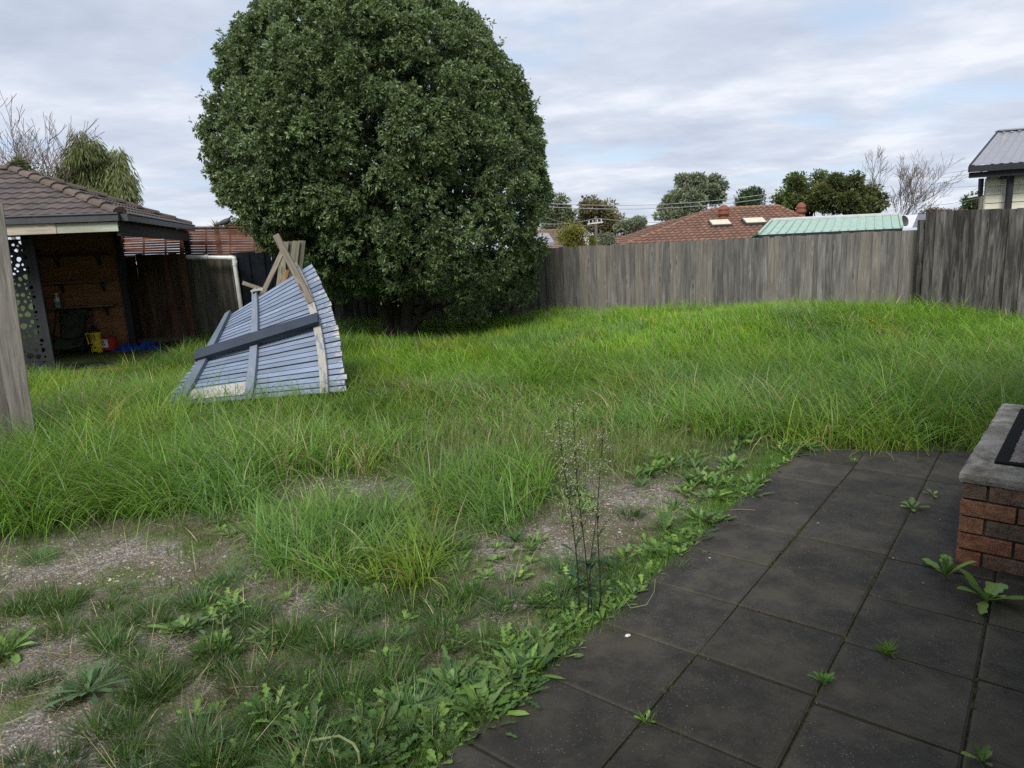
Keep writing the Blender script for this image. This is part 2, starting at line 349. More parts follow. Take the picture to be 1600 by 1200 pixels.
# ------------------------------------------------------------------ patio
def build_patio():
    M = bpy.data.materials.new('dark_paver'); M.use_nodes = True; t = M.node_tree; b = t.nodes['Principled BSDF']
    b.inputs['Roughness'].default_value = .75; b.inputs['Specular IOR Level'].default_value = .25
    tcn = N(t, 'ShaderNodeTexCoord'); ob = tcn.outputs['Object']; a = N(t, 'ShaderNodeAttribute', attribute_name='rnd')
    c = ramp(t, noise(t, ob, 7, 10, .75), [(.3, (.0195, .018, .0155)), (.7, (.050, .046, .040))])
    vo = N(t, 'ShaderNodeTexVoronoi'); t.links.new(ob, vo.inputs['Vector']); vo.inputs['Scale'].default_value = 130
    sep = N(t, 'ShaderNodeSeparateColor'); t.links.new(vo.outputs['Color'], sep.inputs[0])
    dot = mth(t, 'MULTIPLY', ramp(t, vo.outputs['Distance'], [(.18, (1, 1, 1)), (.3, (0, 0, 0))]), ramp(t, sep.outputs[0], [(.80, (0, 0, 0)), (.86, (1, 1, 1))]))
    dot = mth(t, 'MULTIPLY', dot, ramp(t, noise(t, ob, 4, 3), [(.35, (.15, .15, .15)), (.65, (1, 1, 1))]))
    c = mix(t, mth(t, 'MULTIPLY', dot, .8), c, (.26, .25, .23))
    c = mix(t, mth(t, 'MULTIPLY', ramp(t, noise(t, ob, 2.2, 7, .7), [(.46, (0, 0, 0)), (.62, (1, 1, 1))]), .6), c, (.088, .078, .056))
    e = N(t, 'ShaderNodeAttribute', attribute_name='edge')          # moss and soil staining along the paver rims
    ef = mth(t, 'MULTIPLY', ramp(t, mth(t, 'MULTIPLY', e.outputs['Fac'], mth(t, 'ADD', noise(t, ob, 16, 5, .7), .35)), [(.35, (0, 0, 0)), (.9, (1, 1, 1))]), .38)
    c = mix(t, ef, c, (.095, .088, .06))
    k = mth(t, 'MULTIPLY_ADD', a.outputs['Fac'], .35, .82); cc = N(t, 'ShaderNodeCombineColor')
    for i in range(3): t.links.new(k, cc.inputs[i])
    t.links.new(mix(t, 1.0, c, cc.outputs[0], 'MULTIPLY'), b.inputs['Base Color'])
    bn = N(t, 'ShaderNodeBump'); bn.inputs['Strength'].default_value = .5; bn.inputs['Distance'].default_value = .003
    t.links.new(noise(t, ob, 190, 5, .7), bn.inputs['Height']); t.links.new(bn.outputs[0], b.inputs['Normal'])
    d = KB1-KB0; vs = []; fs = []; rn = []; ed = []
    def side(p): return (p.x-KB0.x)*d.y-(p.y-KB0.y)*d.x
    R = random.Random(3)
    for j in range(-1, 12):
        stag = {0: 0, 1: -.075, -1: .0}.get(j, -.07*j % .2 - .1)
        for i in range(-8, 9):
            g = .008; jz = R.uniform(-.004, .004); tx, ty = R.uniform(-.006, .006), R.uniform(-.006, .006); r = R.random()
            gx, gy = R.uniform(-.004, .004), R.uniform(-.004, .004)
            u0, u1 = i+stag+g+gx, i+1+stag-g+gx; v0, v1 = j+g+gy, j+1-g+gy
            n = 6
            base = len(vs)
            # top grid with rounded, chipped rim
            us = [0, .02, .12, .5, .88, .98, 1]
            ok = True
            grid = []
            for a_ in us:
                for b__ in us:
                    u = u0+(u1-u0)*a_; v = v0+(v1-v0)*b__
                    p = PO+PD*(u*PM)+PN*(v*PM)
                    if side(p) < 0:
                        sdist = side(p)/d.length; nrm = Vector((d.y, -d.x, 0)).normalized(); p = p-nrm*sdist
                    rim = (a_ in (0, 1)) or (b__ in (0, 1)); near = (a_ in (.02, .98)) or (b__ in (.02, .98))
                    z = .012+jz+tx*(a_-.5)+ty*(b__-.5)-(.006 if rim else 0)
                    grid.append((p.x, p.y, z)); ed.append(1.0 if rim else (.55 if near else 0))
            cen = PO+PD*((u0+u1)/2*PM)+PN*((v0+v1)/2*PM)
            if side(cen) < -.25: del ed[-49:]; continue
            vs += grid
            for a_ in range(6):
                for b__ in range(6):
                    k0 = base+a_*7+b__; fs.append((k0, k0+7, k0+8, k0+1)); rn.append(r)
            # skirts
            rimi = [k for k in range(7)]+[7*k+6 for k in range(1, 7)]+[42+k for k in range(5, -1, -1)]+[7*k for k in range(5, 0, -1)]
            b0 = len(vs)
            for k in rimi: p = grid[k]; vs.append((p[0], p[1], -.05)); ed.append(1)
            m_ = len(rimi)
            for k in range(m_): fs.append((base+rimi[k], base+rimi[(k+1) % m_], b0+(k+1) % m_, b0+k)); rn.append(r)
    me = bpy.data.meshes.new('patio'); me.from_pydata(vs, [], fs); me.materials.append(M)
    me.attributes.new('rnd', 'FLOAT', 'FACE').data.foreach_set('value', rn)
    me.attributes.new('edge', 'FLOAT', 'POINT').data.foreach_set('value', ed)
    o = bpy.data.objects.new('patio', me); COL.objects.link(o); tag(o, kind='structure')
    b = MB(); nrm = Vector((-d.y, d.x, 0)).normalized()
    for k in range(3):
        q0 = KB0+d*(k/3)+nrm*.03; q1 = KB0+d*((k+1)/3-.004)+nrm*.03
        b.beam((q0.x, q0.y, -.034), (q1.x, q1.y, -.036), .05, .07)
    tag(b.build('concrete_kerb', M_CONC, bevel=.006), kind='structure')
    # sand, soil and moss lying in the joints
    jm = mat('joint_soil', (.05, .045, .028), .95, var=.35, vscale=30, bump=.8, bscale=120)
    b = MB(); c0 = PO+PD*(-8*PM)+PN*(-1*PM)
    q = [PO+PD*(u*PM)+PN*(v*PM) for u, v in ((-8, -.98), (9, -.98), (9, 12), (-8, 12))]
    # clip with the back edge
    poly = []
    for i in range(4):
        a_, b2 = q[i], q[(i+1) % 4]; sa, sb = side(a_), side(b2)
        if sa >= 0: poly.append(a_)
        if (sa >= 0) != (sb >= 0): poly.append(a_.lerp(b2, sa/(sa-sb)))
    b.add([(p.x, p.y, -.004) for p in poly], [tuple(range(len(poly)-1, -1, -1))])
    tag(b.build('paver_bedding', jm), kind='structure')
build_patio()

# ------------------------------------------------------------------ brick step with mat
SD = Vector((cos(radians(48.6)), sin(radians(48.6)), 0)); SN = Vector((SD.y, -SD.x, 0)); SO = Vector((2.16, 3.13, 0))
def sp3(u, v, z): p = SO+SD*u+SN*v; return Vector((p.x, p.y, z))
def build_step():
    root = thing('brick_step', sp3(.8, .7, 0), 'low brick doorstep with worn concrete slab on top, at the edge of the dark pavers', 'step')
    def tx(t, v, c):
        a = N(t, 'ShaderNodeAttribute', attribute_name='rnd')
        pal = ramp(t, a.outputs['Fac'], [(0, (.14, .11, .082)), (.3, (.19, .125, .085)), (.55, (.29, .155, .09)), (.8, (.30, .125, .075)), (1, (.16, .125, .092))])
        d = ramp(t, noise(t, v, 28, 7, .7), [(.35, (.55, .55, .55)), (.65, (1.25, 1.25, 1.25))])
        c = mix(t, 1.0, pal, d, 'MULTIPLY')
        return mix(t, ramp(t, noise(t, v, 55, 5, .7), [(.62, (0, 0, 0)), (.7, (1, 1, 1))]), c, (.03, .025, .02))
    mb = mat('red_brown_brick', (.1, .05, .03), .85, tx, bump=1.0, bscale=120)
    mo = mat('dirty_mortar', (.06, .052, .042), .95, bump=.7, bscale=150, var=.3)
    rot = Matrix(((SD.x, SN.x, 0), (SD.y, SN.y, 0), (0, 0, 1)))
    b = MB(); L, W = 1.62, 1.35
    b.box(sp3(L/2, W/2, .215), (L-.03, W-.03, .43), rot)
    b.build('mortar', mo, root)
    b = MB(); R = random.Random(5)
    for c in range(5):
        z = .043+c*.0865
        for face in ('front', 'side'):
            length = W if face == 'front' else L
            x = 0; first = True
            while x < length-.02:
                # headers at the corner on alternate courses give the half bond
                if first: l = .11 if (c % 2 == 0) == (face == 'front') else .23
                else: l = .23
                l = min(l, length-x); a0 = x+l/2
                j = R.uniform(-.002, .002); rr = R.random()
                if face == 'front' and c in (3, 2) and first: rr = .62
                if face == 'front' and c == 1 and first: rr = .72
                if face == 'front':
                    b.box(sp3(.054+j, a0, z), (.108, l-.011, .076), rot, rr, .0012)
                elif not first: b.box(sp3(a0, .054+j, z), (l-.011, .108, .076), rot, rr, .0012)
                x += l if not first else l; first = False
    b.build('bricks', mb, root, bevel=.003)
    def ct(t, v, c):
        st = ramp(t, noise(t, v, 3.2, 8, .7, .6), [(.42, (0, 0, 0)), (.62, (1, 1, 1))])
        c = mix(t, st, c, (.11, .10, .082))
        vo = N(t, 'ShaderNodeTexVoronoi'); t.links.new(v, vo.inputs['Vector']); vo.inputs['Scale'].default_value = 60
        c = mix(t, mth(t, 'MULTIPLY', ramp(t, vo.outputs['Distance'], [(.1, (1, 1, 1)), (.25, (0, 0, 0))]), .5), c, (.07, .06, .05))
        return mix(t, ramp(t, noise(t, v, 1.6, 6, .6), [(.55, (0, 0, 0)), (.68, (1, 1, 1))]), c, (.3, .29, .26))
    mc = mat('worn_concrete_slab', (.36, .34, .295), .9, ct, bump=.8, bscale=90, var=.25, vscale=12, stretch=(1, 1, 1))
    # slab: grid with rounded nose and chipped edge
    vs = []; fs = []; n = 34; prof = [(-.004, .0), (-.010, .02), (-.008, .043), (.004, .056), (.02, .06), (.2, .06)]
    # outline runs round the slab, offset inwards along the profile
    def outline(off):
        pts = []; x0, x1, y0, y1 = off, L-off, off, W-off
        for k in range(n): pts.append((x0+(x1-x0)*k/n, y0))
        for k in range(n): pts.append((x1, y0+(y1-y0)*k/n))
        for k in range(n): pts.append((x1-(x1-x0)*k/n, y1))
        for k in range(n): pts.append((x0, y1-(y1-y0)*k/n))
        return pts
    R = random.Random(9); jit = [R.uniform(-.0035, .0035) for _ in range(4*n)]
    for (off, z) in prof:
        for k, (u, v) in enumerate(outline(off)):
            jj = jit[k] if off < .05 else 0
            vs.append(sp3(u+jj, v+jj, .432+z+(R.uniform(-.0015, .0015) if off < .05 else 0)))
    m_ = 4*n
    for i in range(len(prof)-1):
        for k in range(m_): fs.append((i*m_+k, i*m_+(k+1) % m_, (i+1)*m_+(k+1) % m_, (i+1)*m_+k))
    fs.append(tuple((len(prof)-1)*m_+k for k in range(m_))); fs.append(tuple(range(m_-1, -1, -1)))
    b = MB(); b.add(vs, fs); b.build('slab', mc, root)
    # doormat
    mat0 = thing('doormat', sp3(.75, .6, .492), 'black rubber doormat with grey woven centre on the brick step', 'doormat')
    z0 = .4925; g_ = gnd(1553, 722, .5)-SO; mu0 = g_.dot(SD); mv0 = g_.dot(SN); mu1, mv1 = 1.45, 1.1
    b = MB(); b.box(sp3((mu0+mu1)/2, (mv0+mv1)/2, z0+.006), (mu1-mu0, mv1-mv0, .012), rot); b.build('rubber_base', mat('black_rubber', (.008, .008, .009), .9, spec=.1), mat0, bevel=.004)
    def wt(t, v, c):
        mp = N(t, 'ShaderNodeMapping'); mp.inputs['Rotation'].default_value = (0, 0, radians(-48.6)); t.links.new(v, mp.inputs[0])
        wv = N(t, 'ShaderNodeTexWave', wave_type='BANDS', bands_direction='X'); wv.inputs['Scale'].default_value = 30; wv.inputs['Distortion'].default_value = 9; wv.inputs['Detail'].default_value = 3; wv.inputs['Detail Scale'].default_value = 2
        t.links.new(mp.outputs[0], wv.inputs['Vector'])
        return mix(t, ramp(t, wv.outputs['Fac'], [(.3, (0, 0, 0)), (.5, (1, 1, 1))]), (.03, .027, .028), c)
    wm = mat('woven_grey_mat', (.33, .29, .27), .95, wt, bump=1, bscale=140)
    b = MB(); R = random.Random(4); iu0, iu1, iv0, iv1 = mu0+.025, mu1-.04, mv0+.06, mv1-.05; k1 = .008
    nu, nv = 60, 40; vs = []; fs = []
    for i in range(nu+1):
        for j in range(nv+1):
            u = iu0+(iu1-iu0)*i/nu; v = iv0+(iv1-iv0)*j/nv
            if j in (0, nv): v += R.uniform(-.004, .004)
            groove = abs(v-(iv0+.10)) < .009
            vs.append(sp3(u, v, z0+.0125+(.001 if groove else k1*(.6+.4*R.random()))*(0.3 if i in (0, nu) or j in (0, nv) else 1)))
    for i in range(nu):
        for j in range(nv): a = i*(nv+1)+j; fs.append((a, a+nv+1, a+nv+2, a+1))
    b.add(vs, fs); b.build('woven_pile', wm, mat0)
build_step()

# ------------------------------------------------------------------ our own house behind and beside the camera (shades the foreground)
def build_house():
    root = thing('brick_house', (4.5, 1.0, 0), 'brick house behind the patio, its eave shading the doorstep', 'house')
    b = MB()
    rot = Matrix(((SD.x, SN.x, 0), (SD.y, SN.y, 0), (0, 0, 1)))
    b.box(sp3(-1.0, 1.35+.15, 1.3), (7.6, .26, 2.6), rot)
    b.box((-1.5, -2.6, 1.3), (9.0, .26, 2.6)); b.build('wall', M_RENDER, root)
    b = MB(); b.add([sp3(-4.5, .75, 2.5), sp3(2.9, .75, 2.5), sp3(2.9, 4.5, 4.3), sp3(-4.5, 4.5, 4.3)], [(0, 1, 2, 3)])
    b.add([(-7, -1.1, 2.5), (3.4, -1.1, 2.5), (3.4, -6, 4.6), (-7, -6, 4.6)], [(0, 1, 2, 3)])
    o = b.build('roof', M_TILE_G, root); s = o.modifiers.new('s', 'SOLIDIFY'); s.thickness = .12
build_house()

# ------------------------------------------------------------------ paling fences
def palings(p0, p1, zt0, zt1, pw, name, m_, label, seed, lap=.018, jz=.018, lean=0.006, zb=None, side=-1, cap=None, post=2.4, parent=None):
    """fence from p0 to p1 (plan points); zt top heights; boards on the side of the camera, rails and posts behind"""
    R = random.Random(seed); p0 = Vector((p0[0], p0[1], 0)); p1 = Vector((p1[0], p1[1], 0)); d = p1-p0; L = d.length; d.normalize()
    n = Vector((d.y, -d.x, 0))*(1 if side < 0 else -1)
    if n.y > 0 and side == -1: n = -n
    root = parent or thing(name, tuple((p0+p1)/2), *label); b = MB(); x = 0; k = 0
    rot0 = Matrix(((d.x, n.x, 0), (d.y, n.y, 0), (0, 0, 1)))
    while x < L:
        w_ = pw*R.uniform(.82, 1.12); zt = zt0+(zt1-zt0)*(x/L)+R.gauss(0, jz); c = p0+d*(x+w_/2)
        zb_ = (float(gz(c.x, c.y))-.05) if zb is None else zb
        c = c+n*(.012+(k % 2)*lap+R.uniform(0, .004)); c.z = (zt+zb_)/2
        rot = rot0 @ Matrix.Rotation(R.gauss(0, lean), 3, 'Y') @ Matrix.Rotation(R.gauss(0, .05), 3, 'Z')
        b.box(c, (w_+.012, .014, zt-zb_), rot, R.random(), .002); x += w_-.002; k += 1
    b.build('palings', m_, root)
    for f in (.18, .55, .88):
        r = MB(); a = p0.copy(); e = p1.copy(); g0, g1 = float(gz(p0.x, p0.y)), float(gz(p1.x, p1.y)); a.z = g0+(zt0-g0)*f; e.z = g1+(zt1-g1)*f
        r.beam(a-n*.03, e-n*.03, .07, .045, n); r.build('rail', m_, root)
    for i in range(int(L/post)+1):
        q = p0+d*min(i*post, L); r = MB(); r.beam((q.x-n.x*.1, q.y-n.y*.1, -.1), (q.x-n.x*.1, q.y-n.y*.1, zt0-.12), .1, .08, n); r.build('post', m_, root)
    if cap:
        r = MB(); a = p0+n*.01; e = p1+n*.01; a.z = zt0+.015; e.z = zt1+.015; r.beam(a, e, .06, .03, (0, 0, 1)); r.build('capping', cap, root)
    return root
FC = at(1453, 358, 11.2)                                # where the low back fence meets the taller dark one
FL = at(825, 389, 14.6)
fdir = (Vector((FL.x, FL.y, 0))-Vector((FC.x, FC.y, 0))); FE = Vector((FC.x, FC.y, 0))+fdir*1.42
palings((FE.x, FE.y), (FC.x, FC.y), FL.z+(FL.z-FC.z)*.42, FC.z, .105, 'paling_fence', M_FENCE, ('long low fence of weathered grey upright palings across the back of the yard', 'fence'), 11, jz=.006)
FR0 = at(1448, 331, 11.0); FR1 = at(1600, 327, 11.0)
e2 = Vector((FR1.x-FR0.x, FR1.y-FR0.y, 0)); FR2 = Vector((FR0.x, FR0.y, 0))+e2*2.6
palings((FR0.x, FR0.y), (FR2.x, FR2.y), FR0.z, FR1.z-.0, .15, 'paling_fence', M_DFENCE, ('taller, darker, damp-stained paling fence section at the right end of the back fence', 'fence'), 12, lap=.02, jz=.006)
# near fence end on the left edge
def near_fence():
    a0 = at(52, 640, 5.75); a1 = at(6, 318, 5.75)
    root = thing('paling_fence', (a0.x-.5, 5.5, 0), 'leaning end of a silver-grey weathered paling fence at the left edge, close to the camera', 'fence')
    R = random.Random(2); b = MB()
    ux = Vector((-.93, -.36, 0))
    for k in range(15):
        w_ = [.17, .155, .16, .15, .165, .15, .16][k % 7]
        off = ux*(.09+k*.158); nrm = Vector((.36, -.93, 0))*(.012+(k % 2)*.018)
        bt = Vector((a0.x, a0.y, -.05)); tp = Vector((a1.x, a1.y, a1.z))
        # lean of the fence: extend the measured edge down to the soil
        dirv = (a1-a0).normalized(); bt = a0+dirv*((-.05-a0.z)/dirv.z)
        tz = [0, -.03, .02, -.01, .02, 0, .01][k % 7]
        b.beam(bt+off+nrm, a1+off+nrm+dirv*tz, w_, .018, (.36, -.93, 0), R.random(), n=6, bend=R.uniform(-.012, .012))
    b.build('palings', M_NEARF, root)
    for f in (.25, .8):
        r = MB(); c = bt.lerp(a1, f)-Vector((.36, -.93, 0))*.03; r.beam(c+ux*.03, c+ux*2.4, .08, .04, (.36, -.93, 0)); r.build('rail', M_NEARF, root)
near_fence()

# ------------------------------------------------------------------ boundary fence on the left: brown palings, navy palings, then behind the tree
BY = 13.9
B0 = at(100, 400, 13.6); B1 = at(362, 400, BY); B2 = at(441, 395, 14.75)
zb0 = at(205, 397, BY).z
Bm = B0.lerp(B1, (at(288, 400, 13.8).x-B0.x)/(B1.x-B0.x)); zbm = zb0+(B1.z-zb0)*.5
palings((Bm.x, Bm.y), (B1.x, B1.y), zbm, B1.z, .14, 'paling_fence', M_OLIVEF, ('grey-olive weathered palings under the horizontal run of the white drainpipe', 'fence'), 24, lap=.02)
palings((B0.x, B0.y), (Bm.x, Bm.y), zb0, zbm, .14, 'paling_fence', M_BROWNF, ('brown-streaked stained paling fence under the slatted screen, left of the white drainpipe', 'fence'), 21, lap=.02)
b = MB(); b.beam((B0.x, B0.y-.06, .08), (B1.x, B1.y-.06, .08), .22, .03, (0, -1, 0)); tag(b.build('plinth_board', M_OLIVEF), 'long low timber plinth board at the foot of the brown and olive palings', 'plinth board')
palings((B1.x, B1.y-.02), (B2.x, B2.y), B1.z+.06, B2.z+.02, .17, 'paling_fence', M_NAVY, ('navy blue painted paling fence section right of the white drainpipe', 'fence'), 22, lap=.012, jz=.012)
B3 = Vector((FE.x, FE.y, 0))
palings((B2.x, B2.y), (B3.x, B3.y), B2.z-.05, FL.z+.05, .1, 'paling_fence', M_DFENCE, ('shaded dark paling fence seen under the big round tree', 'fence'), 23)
# slatted lattice screens above the boundary fence
def lattice(x0, x1, y_top, y_bot, Y0, Y1, label, seed):
    a0, a1 = at(x0, y_top[0], Y0), at(x1, y_top[1], Y1); c0, c1 = at(x0, y_bot[0], Y0), at(x1, y_bot[1], Y1)
    root = thing('lattice_screen', ((c0.x+c1.x)/2, (Y0+Y1)/2, c0.z), *label); R = random.Random(seed)
    d = (a1-a0); L = d.length; n = Vector((d.y, -d.x, 0)).normalized(); n = n if n.y < 0 else -n
    h0, h1 = a0.z-c0.z, a1.z-c1.z; b = MB(); rows = 12
    for i in range(rows):
        f = (i+.5)/rows; g = R.gauss(0, .003)
        b.beam(c0.lerp(a0, f)+Vector((0, 0, g)), c1.lerp(a1, f)+Vector((0, 0, -g)), h0/rows*.93, .012, n, R.random())
    b.build('slats', M_LATT, root)
    k = int(L/.42)
    for i in range(k+1):
        f = i/k; p = c0.lerp(c1, f)-n*.016; q = a0.lerp(a1, f)-n*.016; b = MB(); b.beam(p, q, .035, .016, n, R.random()); b.build('upright', M_LATT, root)
    for i in range(0, int(L/1.55)+1):
        f = min(1, i*1.55/L); r = MB(); r.beam(c0.lerp(c1, f)+n*.03-Vector((0, 0, .15)), a0.lerp(a1, f)+n*.03, .07, .05, n); r.build('post', M_LATT, root)
    r = MB(); r.beam(a0+Vector((0, 0, .015)), a1+Vector((0, 0, .015)), .06, .025, (0, 0, 1)); r.build('top_rail', M_LATT, root)
lattice(284, 470, (356, 356), (404, 401), 14.5, 14.9, ('reddish brown horizontal-slat lattice screen standing above the fence, right of the shelter roof', 'lattice screen'), 31)
lattice(190, 292, (366, 360), (409, 408), 14.3, 14.42, ('dark slat lattice screen seen in shade beneath the shelter eave', 'lattice screen'), 32)

# white drainpipe
def pipe():
    p = [at(292, 402, 13.6), at(362, 403, 13.62), at(366, 407, 13.62), at(380, 505, 13.65)]
    b = MB(); b.tube([p[0], p[1]], .042, 14); b.tube([p[2]+Vector((0, 0, .0)), p[3]], .042, 14)
    root = tag(b.build('drainpipe', M_PVC, smooth=False), 'white plastic drainpipe with an elbow, fixed across the brown paling fence', 'drainpipe')
    c = MB(); e = (p[2]-p[3]).normalized()
    for k in range(1): c.tube([p[1]-Vector((.06, 0, 0)), p[1]+Vector((.01, 0, 0)), p[1]+Vector((.045, 0, -.015)), p[2]+Vector((.012, 0, -.04)), p[2]-e*.1], .049, 14)
    c.build('elbow', M_PVC, root)
    c = MB(); q = at(323, 402, 13.6); c.tube([q-Vector((.03, 0, 0)), q+Vector((.03, 0, 0))], .048, 14); c.build('coupling', M_PVC, root)
pipe()

# ------------------------------------------------------------------ tiled roofs
def tile_face(name, o, ud, vd, ulim, vmax, parent, m_, pitch=.3, course=.34, amp=.022, lift=.022, seg=4):
    """courses of wavy tiles; o origin, ud along the eave, vd up the slope, ulim(v) -> (u0, u1)"""
    ud = Vector(ud).normalized(); vd = Vector(vd).normalized(); nn = ud.cross(vd).normalized(); nn = nn if nn.z > 0 else -nn
    b = MB(); rows = int(math.ceil(vmax/course)); R = random.Random(3)
    for i in range(rows):
        v0 = i*course; v1 = min(vmax, v0+course*1.04); a0, a1 = ulim(v0); b0, b1 = ulim(v1)
        lo, hi = min(a0, b0), max(a1, b1); step = pitch/seg; us = [a0]+[k*step for k in range(int(math.ceil(a0/step)), int(a1/step)+1) if a0 < k*step < a1]+[a1]
        vs = []; fs = []
        for u in us:
            z = amp*(1-abs(cos(pi*u/pitch))**1.5)
            uu = min(max(u, b0), b1)
            vs += [Vector(o)+ud*u+vd*v0+nn*(z-.004), Vector(o)+ud*u+vd*v0+nn*(z+lift), Vector(o)+ud*uu+vd*v1+nn*z]
        for k in range(len(us)-1): a = k*3; fs += [(a, a+3, a+4, a+1), (a+1, a+4, a+5, a+2)]
        base = len(b.f); b.add(vs, fs, .5)
        rr = {}
        for k in range(len(us)-1):
            key = int((us[k]+1e-4)//pitch); rr.setdefault(key, R.random()); b.r[base+2*k] = b.r[base+2*k+1] = rr[key]
    return b.build(name, m_, parent)
def ridge_caps(name, p0, p1, m_, parent, w_=.18, l=.34, h=.07):
    p0, p1 = Vector(p0), Vector(p1); d = p1-p0; L = d.length; d.normalize(); s_ = d.cross(Vector((0, 0, 1))).normalized(); n = s_.cross(d); b = MB()
    k = 0
    while k*l < L:
        a = p0+d*(k*l); e = p0+d*min(L, (k+1.08)*l); vs = []; A = 7
        for q, sc, up in ((a, 1.12, .02), (e, .95, 0)):
            for i in range(A): t = pi*i/(A-1); vs.append(q+s_*cos(t)*w_/2*sc+n*(sin(t)*h*sc+up))
        fs = [(i, i+1, A+i+1, A+i) for i in range(A-1)]+[tuple(range(A-1, -1, -1))]; b.add(vs, fs); k += 1
    return b.build(name, m_, parent)
def hip_roof(E, ridge, parent, m_t, m_c, pitch=.3, course=.34, faces=(0, 1, 2, 3), **kw):
    """E: four eave corners in order, ridge: (r0, r1); faces 0:E0E1->ridge, 1:E1E2->r1, 2:E2E3->ridge, 3:E3E0->r0"""
    r0, r1 = map(Vector, ridge); E = [Vector(e) for e in E]
    F = [(E[0], E[1], r1, r0), (E[1], E[2], r1, r1), (E[2], E[3], r0, r1), (E[3], E[0], r0, r0)]
    for i in faces:
        a, b_, c, d = F[i]; ud = (b_-a).normalized(); L = (b_-a).length
        ap = (d-a); vd = (ap-ud*ap.dot(ud)); vm = vd.length; vd.normalize(); ul = ap.dot(ud); ur = (c-a).dot(ud)
        tile_face('roof_tiles', a, ud, vd, (lambda v, L=L, vm=vm, ul=ul, ur=ur: (ul*v/vm, L+(ur-L)*v/vm)), vm, parent, m_t, pitch, course, **kw)
    b = MB(); o_ = Vector((0, 0, .05)); b.add([e-o_ for e in E]+[r0-o_, r1-o_], [(0, 1, 5, 4), (1, 2, 5), (2, 3, 4, 5), (3, 0, 4)]); b.build('roof_underlay', M_DARK, parent)
    for e, r in ((E[0], r0), (E[1], r1), (E[2], r1), (E[3], r0)): ridge_caps('hip_caps', e, r, m_c, parent)
    if (r1-r0).length > .2: ridge_caps('ridge_caps', r0, r1, m_c, parent)

